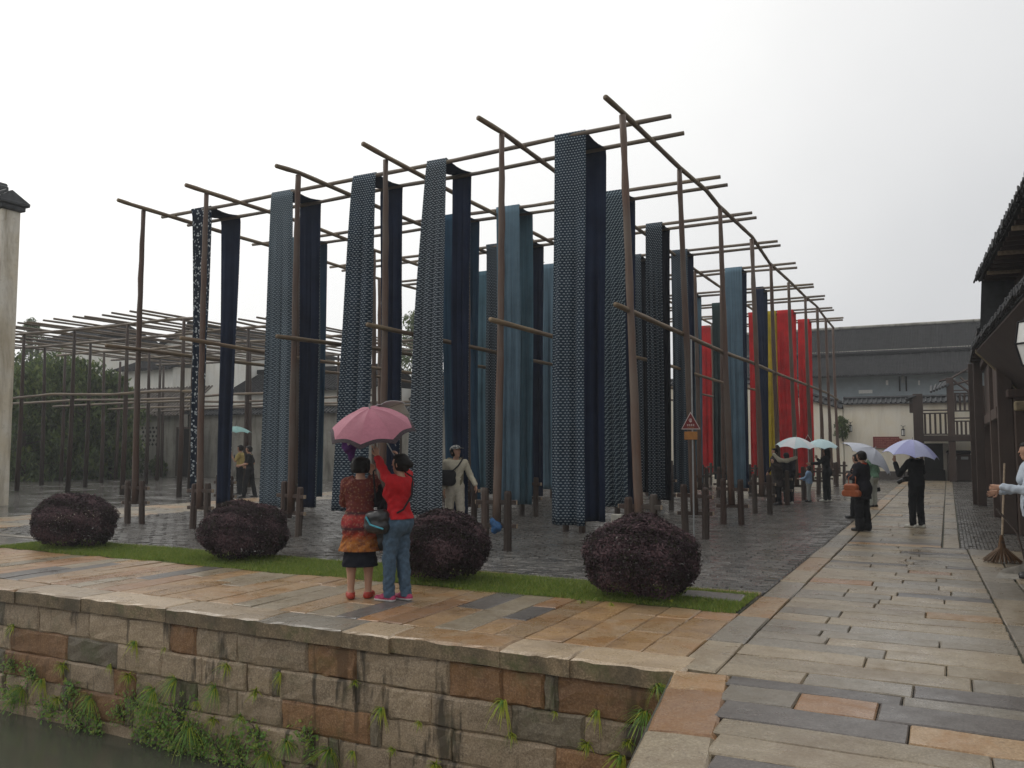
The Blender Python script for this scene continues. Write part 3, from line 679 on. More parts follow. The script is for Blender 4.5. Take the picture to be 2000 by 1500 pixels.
# ------------------------------------------------------------------ weeds on the canal wall
M['w1'] = leafmat('fern_yellow', (.28, .33, .03), (.38, .40, .05), .5, .3); M['w2'] = leafmat('weed_green', (.09, .20, .028), (.15, .27, .045), .45, .3); M['w3'] = leafmat('weed_dark', (.06, .095, .02), (.10, .13, .03), .5, .25)
M['w4'] = leafmat('weed_yellow', (.17, .23, .03), (.25, .30, .05), .45, .3)
def fern(seed, n, L, droop=.9, w_=.007):
    g = random.Random(seed); mb = MB()
    for k in range(n):
        a = g.uniform(-1.45, 1.45); el = g.uniform(-.25, 1.15); l = L * g.uniform(.5, 1.1); d = Vector((math.sin(a) * math.cos(el), -math.cos(a) * math.cos(el) * .8 - .12, math.sin(el)))
        sd = d.cross(Vector((0, 0, 1))).normalized() if abs(d.z) < .97 else Vector((1, 0, 0)); pts = []
        for i in range(5):
            t = i / 4; p = d * l * t + Vector((0, -.02, -droop * l * t * t)); wd = w_ * (1 - .9 * t) * g.uniform(.8, 1.2); pts += [p - sd * wd, p + sd * wd]
        mb.add(pts, [(2 * i, 2 * i + 1, 2 * i + 3, 2 * i + 2) for i in range(4)], 0 if g.random() < .75 else 1)
    return mb
def leafy(seed, n, S):
    g = random.Random(seed); mb = MB()
    for k in range(n):
        st = Vector((max(-S, min(S, g.gauss(0, S * .5))), -min(.12, abs(g.gauss(.03, S * .3))), max(-S * .8, min(S * .8, g.gauss(0, S * .42))))); nn_ = Vector((g.gauss(0, .5), -1 + g.gauss(0, .4), .7 + g.gauss(0, .4))).normalized()
        t = nn_.cross(Vector((g.gauss(0, 1), g.gauss(0, 1), g.gauss(0, 1)))).normalized(); b = nn_.cross(t); L = g.uniform(.008, .026); W = L * g.uniform(.35, .65)
        mb.add([st - t * L, st - b * W, st + t * L, st + b * W], [(0, 1, 2, 3)], 0 if g.random() < .65 else 1)
    sb = MB()
    for k in range(max(4, n // 22)):
        sb.tube([(0, .03, -S * .6), (g.gauss(0, S * .3), -.03, g.gauss(0, S * .2)), (g.gauss(0, S * .5), -.05, S * g.uniform(.2, .8))], [.004, .003, .002], 4)
    return mb.mesh('foliage', lm), sb.mesh('stem', M['post'])
fmats = [M['w1'], M['w2'], M['w3']]; lm = [M['w2'], M['w4'], M['post']]
FE = [fern(k, [26, 48, 70][k], [.15, .17, .14][k], [.7, 1.0, .5][k], .008).mesh('fern', fmats) for k in range(3)] + [fern(9, 70, .30, .75, .006).mesh('fern', [M['w2'], M['w1'], M['w3']])]; LE = [leafy(k, 120 + 90 * k, .12 + .055 * k) for k in range(3)]
WEED = [(28, 1225, 0), (262, 1255, 1), (322, 1268, 0), (548, 1318, 1), (690, 1333, 2), (745, 1385, 1), (818, 1412, 0), (500, 1352, 2), (985, 1372, 1), (1085, 1393, 0), (1148, 1455, 2), (1168, 1392, 1), (1000, 1436, 0), (768, 1465, 2), (380, 1372, 1), (612, 1480, 2), (690, 1470, 1), (440, 1300, 0), (1225, 1450, 2), (1262, 1395, 3), (1285, 1340, 3), (1215, 1480, 1), (560, 1450, 3), (470, 1400, 3), (420, 1345, 3), (250, 1320, 2), (300, 1350, 3), (545, 1490, 1), (850, 1495, 2), (40, 1345, 3), (110, 1365, 2), (175, 1365, 3), (285, 1385, 3), (345, 1330, 3), (415, 1405, 2), (450, 1440, 3), (520, 1475, 3), (640, 1465, 3), (80, 1330, 1), (215, 1300, 1), (370, 1420, 3), (120, 1300, 2)]
for k, (u, v, t) in enumerate(WEED):
    p = aty(u, v, 6.36); s = r.uniform(.5, 1.15)
    place('fern', FE[t], None, (p[0], 6.385, p[2]), (0, r.uniform(-.35, .35), r.uniform(-.5, .5)), (s, s, s * r.uniform(.8, 1.2)), label='tuft of yellow green fern growing from a joint of the canal wall' if t < 3 else 'tall grassy weed hanging on the canal wall', cat='fern', group='ferns rooted in the canal wall' if t < 3 else 'grassy weeds on the canal wall')
LEAF = [(392, 1440, 2), (335, 1465, 1), (95, 1385, 1), (150, 1400, 2), (312, 1415, 2), (232, 1392, 1), (60, 1315, 1), (265, 1372, 2), (430, 1478, 2), (140, 1345, 0), (350, 1400, 2), (500, 1440, 1), (190, 1418, 1), (380, 1495, 2), (20, 1300, 1), (20, 1360, 1), (280, 1440, 1), (600, 1440, 1), (470, 1490, 2)]
for k, (u, v, t) in enumerate(LEAF):
    p = aty(u, v, 6.36); s = r.uniform(.8, 1.2)
    lw = place('leafy_weed', None, None, (p[0], 6.385, max(p[2], WZ + .1)), (0, r.uniform(-.5, .5), r.uniform(-.3, .3)), (s, s, s), label='bright green leafy weed on the canal wall near the water', cat='weed', group='leafy weeds along the waterline'); place('foliage', LE[t][0], lw, kind='stuff'); place('stem', LE[t][1], lw)
for k, (u, v) in enumerate([(1130, 1178), (1165, 1172), (1310, 1182), (1195, 1184), (960, 1150), (1380, 1175), (890, 1152)]):
    p = atz(u, v); place('fern', FE[k % 3], None, (p[0], p[1] + .05, .01), (0, 0, r.uniform(0, 6)), (.7, .7, .7), label='small bright sprout at the edge of the lawn by a bush', cat='plant', group='sprouts at the lawn edge')

# ------------------------------------------------------------------ trees
M['t1'] = leafmat('tree_leaf_dark', (.045, .074, .026), (.07, .10, .034), .5, .2); M['t2'] = leafmat('tree_leaf_mid', (.08, .125, .038), (.11, .155, .046), .5, .25); M['t3'] = leafmat('tree_leaf_light', (.12, .16, .04), (.16, .19, .055), .5, .3)
def tree(name, label, loc, h, spread, seed, n=7000, leaf=.09, droop=.5, crown0=.15, group=None, conif=False, cat='tree'):
    g = np.random.default_rng(seed); q = random.Random(seed)
    t = empty(name, loc, label=label, cat=cat, group=group)
    tr = MB(); lean = q.uniform(-.15, .15)
    tr.tube([(0, 0, 0), (lean * .4, .05, h * .35), (lean, 0, h * .7), (lean * 1.2, .05, h * .97)], [h * .026 + .02, h * .02 + .01, h * .012, .012], 7)
    cl = []
    for k in range(26):
        z = h * (crown0 + (1 - crown0) * (k + q.random()) / 26); f = (z / h - crown0) / (1 - crown0)
        rad = spread * ((1 - f) ** .8 * .95 + .05) if conif else spread * (math.sin(math.pi * min(1, .18 + .82 * f)) ** .6)
        a = k * 2.4; rr = rad * q.uniform(.35, .95); c = Vector((lean * z / h + rr * math.cos(a), rr * math.sin(a), z - (.12 * rr if conif else 0)))
        tr.tube([(lean * z / h * .9, 0, z * .85), c], [.03 * h / 6, .01], 5); cl.append((c, q.uniform(.24, .42) * spread))
    tr.build('trunk', M['post'], t)
    per = n // len(cl); cs = []
    for c, s in cl:
        d = g.normal(size=(per, 3)); d /= np.linalg.norm(d, axis=1)[:, None]; d *= (g.random(per) ** .45)[:, None] * s; d[:, 2] *= .55 if conif else .8
        hang = g.random(per) * droop * s * 1.5 * (np.hypot(d[:, 0], d[:, 1]) / s); d[:, 2] -= hang; cs.append(d + np.array(c))
    c = np.concatenate(cs); n = len(c); nr = g.normal(size=(n, 3)); nr[:, 2] += .8; nr /= np.linalg.norm(nr, axis=1)[:, None]
    tt = np.cross(nr, g.normal(size=(n, 3))); tt /= np.linalg.norm(tt, axis=1)[:, None]; tt[:, 2] -= droop * .8; b = np.cross(nr, tt); L = g.uniform(.5, 1.1, n)[:, None] * leaf
    V = np.stack([c - tt * L, c - b * L * .36, c + tt * L, c + b * L * .36], 1)
    mb = MB(); mb.v = V.reshape(-1, 3).tolist(); mb.f = np.arange(n * 4).reshape(-1, 4).tolist(); mb.m = g.choice([0, 0, 1, 1, 2], n).tolist()
    mb.build('crown', [M['t1'], M['t2'], M['t3']], t); return t
# ------------------------------------------------------------------ buildings
r = random.Random(23)
def tiled_slope(x0, x1, ya, za, yb, zb, step, thick=.05, rad=.05, mat=None):
    """a tile roof slope from eave (ya,za) to ridge (yb,zb): sheet plus rounded cover-tile ribs, all real relief"""
    mb = MB(); mb.add([(x0, ya, za), (x1, ya, za), (x1, yb, zb), (x0, yb, zb), (x0, ya, za - thick), (x1, ya, za - thick), (x1, yb, zb - thick), (x0, yb, zb - thick)],
                      [(0, 1, 2, 3), (7, 6, 5, 4), (0, 4, 5, 1), (1, 5, 6, 2), (2, 6, 7, 3), (3, 7, 4, 0)])
    n = int((x1 - x0) / step); L = math.hypot(yb - ya, zb - za); segs = max(2, int(L / .5))
    for i in range(n + 1):
        x = x0 + (x1 - x0) * i / n; pts = []
        for k in range(segs + 1):
            t = k / segs; pts.append((x + r.uniform(-.01, .01), ya + (yb - ya) * t, za + (zb - za) * t + rad * .35 + r.uniform(-.008, .008)))
        mb.tube(pts, [rad * r.uniform(.9, 1.1) for _ in pts], 6)
    return mb
def coping_wall(name, label, x0, x1, y, th, h0, h1, mat, loc=None, step=.22, cap=.28, group=None):
    """plastered wall with a small tiled ridge, height h0 at x0 to h1 at x1"""
    xc = (x0 + x1) / 2; t = empty(name, (xc, y, 0), label=label, cat='wall', group=group); n = max(2, int((x1 - x0) / 1.2)); b = MB()
    b.add([(x0 - xc, -th / 2, -.05), (x1 - xc, -th / 2, -.05), (x1 - xc, -th / 2, h1), (x0 - xc, -th / 2, h0), (x0 - xc, th / 2, -.05), (x1 - xc, th / 2, -.05), (x1 - xc, th / 2, h1), (x0 - xc, th / 2, h0)],
          [(0, 1, 2, 3), (5, 4, 7, 6), (1, 5, 6, 2), (4, 0, 3, 7), (3, 2, 6, 7)]); b.build('plaster', mat, t)
    b = MB(); k = int((x1 - x0) / step)
    ov = th / 2 + .22
    for s in (-1, 1):
        b.add([(x0 - xc, s * ov, h0 + .03), (x1 - xc, s * ov, h1 + .03), (x1 - xc, 0, h1 + cap), (x0 - xc, 0, h0 + cap), (x0 - xc, s * ov, h0 - .02), (x1 - xc, s * ov, h1 - .02), (x1 - xc, 0, h1 + cap - .1), (x0 - xc, 0, h0 + cap - .1)],
              [(0, 1, 2, 3), (7, 6, 5, 4), (0, 4, 5, 1), (3, 7, 4, 0), (1, 5, 6, 2)])
        for i in range(k + 1):
            f = i / k; x = x0 + (x1 - x0) * f - xc; hh = h0 + (h1 - h0) * f
            b.tube([(x, s * (ov + .02), hh + .04), (x, 0, hh + cap + .02)], [.05, .045], 5)
    b.tube([(x0 - xc, 0, h0 + cap + .05), (x1 - xc, 0, h1 + cap + .05)], .09, 6); b.build('tile_coping', M['tile'], t)
    return t
# tall white wall at the left edge with its stepped tile cap
t = empty('white_wall', (-27.85, 14.8, 0), label='tall stained white plaster wall end with dark tile cap', cat='wall')
b = MB(); b.cbox(-9, 4.12, -.25, .3, -.05, 8.42, .03); b.build('plaster', M['plaster'], t)
b = MB(); b.cbox(-9, 4.22, -.33, .38, 8.424, 8.56, .02); b.cbox(-9, 4.30, -.42, .46, 8.564, 8.66, .02); b.build('cornice', M['tile'], t)
b = MB()
for k in range(40):
    x = -8.9 + k * .33
    if x > 4.1: break
    b.tube([(x, -.52, 8.70), (x, -.05, 8.98)], [.075, .07], 7)
    for q in range(3): b.tube([(x + .05, -.50 + q * .17, 8.69 + q * .1), (x + .16, -.5 + q * .17, 8.66 + q * .1), (x + .27, -.5 + q * .17, 8.69 + q * .1)], .022, 5)
b.add([(-9, -.5, 8.664), (4.25, -.5, 8.664), (4.15, 0, 9.0), (-9, 0, 9.0), (-9, .5, 8.664), (4.25, .5, 8.664)], [(0, 1, 2, 3), (3, 2, 5, 4), (1, 5, 2), (0, 3, 4)]); b.build('roof_tiles', M['tile'], t)
b = MB(); b.cbox(-9, 3.75, -.16, .16, 8.95, 9.2, .04); b.cbox(-9, 3.62, -.2, .2, 9.205, 9.3, .03); b.build('ridge', M['tile'], t)

# back wall of the left court: weathered grey plaster, pierced window, doorway, little tiled roof
BWY = 33.3
bw = coping_wall('grey_back_wall', 'mottled grey plaster wall behind the low frame', -60, -17, BWY, .4, 3.25, 3.25, M['plaster_grey'])
def pz(u, v, y): p = aty(u, v, y); return p[0], p[2]
gh = empty('gate_shed', (-38.2, 32.4, 0), label='low tiled lean-to with dark doorway against the grey wall', cat='shed')
b = MB(); b.cbox(-5.6, 2.0, -.2, .25, -.05, 3.3, .02); b.build('wall', M['plaster_grey'], gh)
(dx0, dz1), (dx1, _) = pz(346, 838, 32.1), pz(383, 838, 32.1)
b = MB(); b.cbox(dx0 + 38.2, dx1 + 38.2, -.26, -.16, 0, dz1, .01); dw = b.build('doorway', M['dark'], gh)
b = MB(); b.cbox(dx0 + 38.2 - .09, dx0 + 38.2 - .004, -.29, -.2, 0, dz1 + .1, .01); b.cbox(dx1 + 38.2 + .004, dx1 + 38.2 + .09, -.29, -.2, 0, dz1 + .1, .01); b.cbox(dx0 + 38.2, dx1 + 38.2, -.29, -.2, dz1 + .004, dz1 + .1, .01); b.build('door_frame', M['post'], dw)
(wx0, wz1), (wx1, wz0) = pz(272, 832, 32.1), pz(306, 872, 32.1); b = MB(); cw_, chh = (wx1 - wx0), (wz1 - wz0)
for i in range(5):
    for j in range(5):
        cx, cz = wx0 + 38.2 + (i + .5 + (.5 if j % 2 else 0) * .6) * cw_ / 5, wz0 + (j + .5) * chh / 5
        b.add([(cx, -.215, cz - .09), (cx + .1, -.215, cz), (cx, -.215, cz + .09), (cx - .1, -.215, cz)], [(0, 1, 2, 3)])
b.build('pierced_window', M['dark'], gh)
M['tile_brown'] = plain('old_roof_tile', (.075, .062, .05), .7, .3, .5, 5, .3)
tiled_slope(-5.9, 2.3, -.55, 3.25, 1.6, 4.9, .24).build('roof', M['tile_brown'], gh)
# white houses behind
def gable_house(label, x0, x1, y, depth, eave, ridge, xr_=None):
    """gable end towards the viewer, ridge running back"""
    xc = (x0 + x1) / 2 if xr_ is None else xr_; t = empty('white_house', (xc, y, 0), label=label, cat='house'); a, c = x0 - xc, x1 - xc; b = MB()
    b.add([(a, 0, -.05), (c, 0, -.05), (c, 0, eave), (0, 0, ridge), (a, 0, eave), (a, depth, -.05), (c, depth, -.05), (c, depth, eave), (0, depth, ridge), (a, depth, eave)],
          [(0, 1, 2, 3, 4), (6, 5, 9, 8, 7), (1, 6, 7, 2), (5, 0, 4, 9)]); b.build('wall', M['plaster_house'], t)
    for s, e_ in ((-1, a), (1, c)):
        m = tiled_slope(-.35, depth + .3, e_ + s * .45, eave - .45 * (ridge - eave) / abs(e_) + .06, 0, ridge + .06, .25, .12)
        m.v = [(p[1], p[0], p[2]) for p in m.v]; m.f = [f[::-1] for f in m.f]; m.build('roof', M['tile_far'], t)
    b = MB(); b.cbox(-.14, .14, -.4, depth + .3, ridge + .08, ridge + .34, .04); b.build('ridge', M['tile_far'], t); return t
gable_house('white gabled house rising behind the low frame', -50.6, -41.2, 42, 9, 8.2, 9.8, -46.4)
def eave_house(name, label, x0, x1, y, depth, eave, ridge, wall, cat='house'):
    xc = (x0 + x1) / 2; t = empty(name, (xc, y, 0), label=label, cat=cat); a, c = x0 - xc, x1 - xc
    b = MB(); b.box(a, c, 0, depth, -.05, eave - .02); b.build('wall', wall, t)
    tiled_slope(a - .3, c + .3, -.6, eave - .15, depth / 2, ridge, .26, .1).build('roof', M['tile_far'], t)
    m = tiled_slope(a - .3, c + .3, depth + .6, eave - .15, depth / 2, ridge, .5, .1); m.f = [f[::-1] for f in m.f]; m.build('roof', M['tile_far'], t)
    b = MB(); b.cbox(a - .3, c + .3, depth / 2 - .14, depth / 2 + .14, ridge + .01, ridge + .3, .04); b.build('ridge', M['tile_far'], t); return t
eave_house('white_house', 'long white house with dark tile roof behind the grey wall, left of the gabled one', aty(236, 800, 40)[0], aty(336, 800, 40)[0], 40, 4, 6.9, 7.7, M['plaster_house'])
eave_house('white_house', 'white house with dark roof showing between the checked and scale cloths', -41, -30, 41, 4, 5.2, 6.4, M['plaster_house'])
eave_house('grey_house', 'grey plastered house with dark tile roof behind the middle cloths', -29, -17, 44, 4, 4.6, 6.0, M['plaster_grey'])
eave_house('white_house', 'far white house peeping over the trees at the left', -66, -60, 44, 7, 10.0, 11.4, M['plaster_house'])

# courtyard's far wall with sloping coping, then the big double-roofed hall
coping_wall('far_white_wall', 'cream plaster wall with level tile coping behind the umbrellas', -4.68, 8.0, 46.3, .4, 3.72, 3.72, M['plaster_far'])
coping_wall('far_white_wall', 'cream plaster wall with coping sloping down behind the last poles', -9.5, -4.72, 46.25, .4, 4.95, 3.5, M['plaster_far'])
coping_wall('far_white_wall', 'cream plaster wall seen between the far cloths', -26, -9.54, 46.25, .4, 4.95, 4.95, M['plaster_far'])
b = MB(); b.box(-4.6, 6, 45.7, 46.05, -.02, .38); b.build('stone_plinth', M['slate'], label='low dark stone plinth along the foot of the cream wall', cat='plinth')
ha = empty('tiled_hall', (-4, 62, 0), label='large grey hall with two tiers of dark tiled roof', cat='building')
b = MB(); b.box(-9.5, 18, -2.2, 8, -.05, 6.4); b.build('wall', M['bluewall'], ha)
tiled_slope(-10, 19, -4.0, 6.1, 0, 7.85, .16, .12, .035).build('lower_roof', M['tile_far'], ha)
b = MB(); b.box(-9.5, 18, .4, 8, 6.6, 8.0); b.build('upper_wall', M['bluewall'], ha)
tiled_slope(-10, 19, -.5, 7.85, 4.2, 10.1, .16, .12, .035).build('upper_roof', M['tile_far'], ha)
b = MB(); b.cbox(-10, 19, 4.05, 4.4, 10.11, 10.3, .05); b.cbox(-10, 19, -.2, .1, 7.95, 8.05, .03); b.build('ridge', M['plaster_grey'], ha)
for (u0, u1, v0, v1, nm, mt) in [(1730, 1735, 743, 752, 'light', 'white'), (1793, 1797, 743, 752, 'light', 'white'), (1760, 1767, 729, 748, 'window', 'metal'), (1755, 1759, 735, 764, 'door_jamb', 'dark'), (1768, 1772, 735, 764, 'door_jamb', 'dark'), (1677, 1704, 762, 768, 'window', 'white'), (1579, 1583, 748, 757, 'light', 'white')]:
    p, q = aty(u0, v0, 59.75), aty(u1, v1, 59.75); b = MB(); b.cbox(p[0] + 4, q[0] + 4, -2.29, -2.21, q[2], p[2], .01); b.build(nm, M[mt], ha)
tree('bamboo_clump', 'light green leaves showing above the sloping coping of the cream wall', (-8.0, 52, 0), 5.3, 1.6, 61, 3500, .12, .8, .45, cat='plant')

# things on the far wall
p, q = aty(1705, 853, 46.05), aty(1757, 876, 46.05)
M['sign_red'] = plain('sign_red', (.20, .035, .03), .55, .4, .15, 20, 0); M['sign_text'] = plain('sign_text', (.38, .16, .12), .6, .3, .1, 20, 0)
sg = empty('notice_board', ((p[0] + q[0]) / 2, 46.03, (p[2] + q[2]) / 2), label='dark red notice board with lines of text on the cream wall', cat='sign'); hw, hh = (q[0] - p[0]) / 2, (p[2] - q[2]) / 2
b = MB(); b.cbox(-hw, hw, -.03, .03, -hh, hh, .01); b.add([(hw - .02, -.034, hh * .7), (hw + .16, -.034, hh * .6), (hw - .02, -.034, -hh * .2)], [(0, 2, 1)]); b.build('panel', M['sign_red'], sg)
b = MB()
for c in range(2):
    for k in range(6):
        x = -hw + .1 + c * hw * .95; z = hh - .09 - k * hh * .3; 
        for w2 in range(7):
            xx = x + w2 * .085
            if r.random() < .85: b.box(xx, xx + .06, -.036, -.031, z - .03, z + .012)
b.build('lettering', M['sign_text'], sg)
def wall_lantern(u, v, lab):
    p = aty(u, v, 45.9); t = empty('wall_lantern', (p[0], 45.85, p[2]), label=lab, cat='lantern'); b = MB()
    b.tube([(0, .25, .26), (0, 0, .30), (0, -.03, .22)], .014, 6); b.tube([(-.1, .2, .36), (.0, .1, .3), (.1, .15, .34)], .012, 5); b.build('bracket', M['black'], t)
    b = MB(); b.tube([(0, 0, -.13), (0, 0, .13)], .075, 8); b.build('glass', M['white'], t)
    b = MB(); b.tube([(0, 0, .13), (0, 0, .2)], [.1, .03], 8); b.tube([(0, 0, -.17), (0, 0, -.13)], [.06, .09], 8)
    for k in range(4): a = k * math.pi / 2 + .4; b.tube([(.08 * math.cos(a), .08 * math.sin(a), -.15), (.08 * math.cos(a), .08 * math.sin(a), .15)], .01, 4)
    b.build('frame', M['black'], t)
wall_lantern(1764, 845, 'black wall lantern with bracket above the notice board'); wall_lantern(1661, 837, 'black wall lantern on the cream wall behind the last poles')
p = aty(1645, 838, 45.6); tree('wall_shrub', 'dark shrub growing out of the cream wall beside the last pole', (p[0], 45.7, p[2] - .6), 1.2, .40, 71, 1800, .06, .9, .2, cat='plant')

# ------------------------------------------------------------------ timber houses on the right
# gallery with railings (far)
ga = empty('timber_gallery', (.3, 44, 0), label='dark timber gallery on posts with slatted railings', cat='building'); GO = Vector((.3, 44, 0))
def gpost(name, u, y, z0, z1, w2, d=None, mat='darkwood'):
    x = aty(u, 800, y)[0]; d = d or w2; b = MB(); b.cbox(x - w2 / 2 - GO.x, x + w2 / 2 - GO.x, y - d / 2 - GO.y, y + d / 2 - GO.y, z0, z1, .015); b.build(name, M[mat], ga); return x
def gx(u, y): return aty(u, 800, y)[0]
def gz(v, y): return aty(1850, v, y)[2]
Yg = 44.0
gpost('post', 1793, Yg, gz(866, Yg), gz(768, Yg), .42); gpost('post', 1788, Yg + .3, gz(805, Yg), gz(775, Yg), .5)
gpost('post', 1857, Yg, 0, gz(738, Yg), .30); gpost('post', 1846, Yg + 1.2, 0, gz(866, Yg), .30, mat='plaster_grey'); gpost('post', 1797, Yg + 1, 0, gz(866, Yg), .14)
b = MB(); b.cbox(gx(1785, Yg) - GO.x, gx(1912, Yg) - GO.x, -.2, 1.9, gz(862, Yg), gz(850, Yg), .02); b.build('deck', M['darkwood'], ga)
def railing(u0, u1, v0, v1, y, n, mid=None):
    x0, x1 = gx(u0, y) - GO.x, gx(u1, y) - GO.x; z0, z1 = gz(v1, y), gz(v0, y); yy = y - GO.y
    rl = MB().cbox(x0, x1, yy - .035, yy + .035, z1 - .03, z1 + .03, .006).build('railing', M['darkwood'], ga)
    for z in [z1 - .14, z0]:
        b = MB(); b.cbox(x0, x1, yy - .035, yy + .035, z - .03, z + .03, .006); b.build('rail', M['darkwood'], rl)
    for i in range(n):
        x = x0 + (x1 - x0) * (i + .5) / n; b = MB(); b.cbox(x - .045, x + .045, yy - .025, yy + .025, z0, z1 - .15, .006); b.build('baluster', M['darkwood'], rl)
railing(1801, 1851, 801, 848, Yg - .05, 5); railing(1864, 1898, 817, 850, Yg - .05, 4); railing(1862, 1898, 763, 803, Yg + 1.2, 4)
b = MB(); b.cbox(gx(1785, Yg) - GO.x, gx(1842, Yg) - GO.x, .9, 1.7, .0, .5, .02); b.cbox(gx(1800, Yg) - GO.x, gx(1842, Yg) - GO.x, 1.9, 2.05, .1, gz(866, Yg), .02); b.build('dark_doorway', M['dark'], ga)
for (ua, va, ub, vb) in [(1862, 738, 1896, 720), (1862, 752, 1896, 744), (1862, 742, 1898, 770), (1878, 738, 1900, 758), (1836, 744, 1862, 739)]:
    x0, x1 = gx(ua, Yg) - GO.x, gx(ub, Yg) - GO.x; b = MB(); b.tube([(x0, 0, gz(va, Yg)), (x1, 0, gz(vb, Yg))], .05, 5); b.build('brace', M['darkwood'], ga)
b = MB()
for k in range(6): b.tube([(gx(1820, Yg) - GO.x + k * .12, -.5, gz(766, Yg) + k * .05), (gx(1820, Yg) - GO.x + k * .2, .8, gz(752, Yg) + k * .06)], .06, 6)
for k in range(7): b.tube([(gx(1769, Yg) - GO.x, -.3 + k * .15, gz(779, Yg) - k * .01), (gx(1790, Yg) - GO.x, -.3 + k * .15, gz(772, Yg))], .05, 6)
b.build('eave_tiles', M['tile'], ga)
# tall timber house (middle)
th_ = empty('timber_house', (1.6, 30, 0), label='dark two-storey timber house with square posts beside the path', cat='house'); TO = Vector((1.6, 30, 0))
def tb(name, x0, x1, y0, y1, z0, z1, mat='darkwood', c=.012): b = MB(); b.cbox(x0 - TO.x, x1 - TO.x, y0 - TO.y, y1 - TO.y, z0, z1, c); return b.build(name, M[mat], th_)
for (x, y, w2, z1) in [(.66, 27.6, .17, 4.0), (.80, 27.1, .22, 4.0), (1.0, 23.0, .20, 3.7), (1.0, 18.9, .26, 3.3), (1.15, 31.5, .2, 3.6), (1.2, 36.0, .2, 3.6), (1.22, 39.5, .2, 3.6)]: tb('post', x - w2 / 2, x + w2 / 2, y - w2 / 2, y + w2 / 2, 0, z1)
k = 0; y = 20.6
while y < 41: tb('wall_board', 1.45, 1.55, y, y + .28, .35, 4.6, c=.01); y += .29; k += 1
tb('sill_beam', 1.42, 1.6, 20.6, 41.2, 0, .34, 'slate'); tb('floor_beam', .92, 1.06, 20.6, 41.2, 2.25, 2.5); tb('upper_beam', .86, 1.0, 20.6, 27.8, 3.8, 3.98)
for k in range(10): tb('upper_panel', .98, 1.04, 20.7 + k * .7, 20.7 + k * .7 + .66, 2.52, 3.78)
for k in range(8): tb('rafter', .66, 1.5, 20.8 + k * .95, 20.9 + k * .95, 4.0, 4.09)
m = tiled_slope(20.4, 28.0, .62, 4.12, 2.6, 5.2, .24, .06, .055); m.v = [(p[1] - TO.x, p[0] - TO.y, p[2]) for p in m.v]; m.f = [f[::-1] for f in m.f]; m.build('roof', M['tile'], th_)
for k in range(7): tb('shelf_slat', 1.0, 1.5, 20.0, 20.05, .35 + k * .16, .40 + k * .16, 'post')
b = MB(); b.box(.0, 6, -9.4, 11, 0, 4.2); b.build('inner_wall', M['darkwood'], th_)
# near house: two eaves overhead, sloping soffit, lantern
nh = empty('eaved_house', (2.5, 14, 0), label='near house whose two dark tiled eaves jut over the path', cat='house'); NO = Vector((2.5, 14, 0))
def nb(name, vs, fs, mat): b = MB(); b.add([(x - NO.x, y - NO.y, z) for x, y, z in vs], fs); return b.build(name, M[mat], nh)
M['soffit'] = wood('soffit_wood', (.040, .024, .018), (.028, .018, .015), (.05, .034, .026), axis=1)
def prism(pa, pb, thick):                                           # sloping board between two lines along y
    (xa, za), (xb, zb), (y0, y1) = pa, pb, thick[:2]; t = thick[2]
    return [(xa, y0, za), (xb, y0, zb), (xb, y1, zb), (xa, y1, za), (xa, y0, za + t), (xb, y0, zb + t), (xb, y1, zb + t), (xa, y1, za + t)], [(0, 1, 2, 3), (7, 6, 5, 4), (0, 4, 5, 1), (1, 5, 6, 2), (2, 6, 7, 3), (3, 7, 4, 0)]
EY = 19.0
vs, fs = prism((.56, 3.52), (1.75, 2.20), (9.5, EY, .03)); nb('soffit', vs, [f[::-1] for f in fs], 'soffit')
M['trim'] = plain('tan_trim', (.22, .175, .105), .7, .3, .3, 10, 0)
vs, fs = prism((.545, 3.50), (1.75, 2.165), (EY + .004, EY + .10, .07)); nb('end_trim', vs, [f[::-1] for f in fs], 'trim')
def eave(xe, ze, slope, y0, y1, depth, nm):
    b = MB(); rr = random.Random(int(xe * 100 + ze * 10))
    b.add([(xe - NO.x, y0 - NO.y, ze), (xe + depth - NO.x, y0 - NO.y, ze + depth * slope), (xe + depth - NO.x, y1 - NO.y, ze + depth * slope), (xe - NO.x, y1 - NO.y, ze),
           (xe - NO.x, y0 - NO.y, ze + .05), (xe + depth - NO.x, y0 - NO.y, ze + depth * slope + .05), (xe + depth - NO.x, y1 - NO.y, ze + depth * slope + .05), (xe - NO.x, y1 - NO.y, ze + .05)],
          [(0, 3, 2, 1), (4, 5, 6, 7), (0, 1, 5, 4), (1, 2, 6, 5), (2, 3, 7, 6), (3, 0, 4, 7)]); ev = b.build(nm, M['tile'], nh)
    tile = MB()
    for k in range(5): tile.tube([(-.05 + k * .2, 0, .075 + slope * (-.05 + k * .2) + .012 * (k % 2)), (.17 + k * .2, 0, .075 + slope * (.17 + k * .2))], [.062, .055], 7)
    tile.tube([(-.07, 0, .06), (-.05, 0, .062)], [.072, .07], 8)
    tm = tile.mesh('cover_tile', M['tile']); drip = MB(); drip.tube([(-.075, -.07, .04), (-.085, 0, -.0), (-.075, .07, .04)], .018, 5); dm = drip.mesh('drip_tile', M['tile'])
    y = y0 + .1
    while y < y1:
        place('cover_tile', tm, ev, (xe - NO.x + rr.uniform(-.012, .012), y - NO.y, ze + rr.uniform(-.01, .01)), (0, 0, rr.uniform(-.06, .06)))
        place('drip_tile', dm, ev, (xe - NO.x + rr.uniform(-.012, .012), y + .11 - NO.y, ze + rr.uniform(-.008, .008))); y += .22
eave(.57, 3.60, .42, 9.5, EY + .1, 1.3, 'lower_eave'); eave(.66, 4.93, .45, 9.5, EY + .2, 1.6, 'upper_eave')
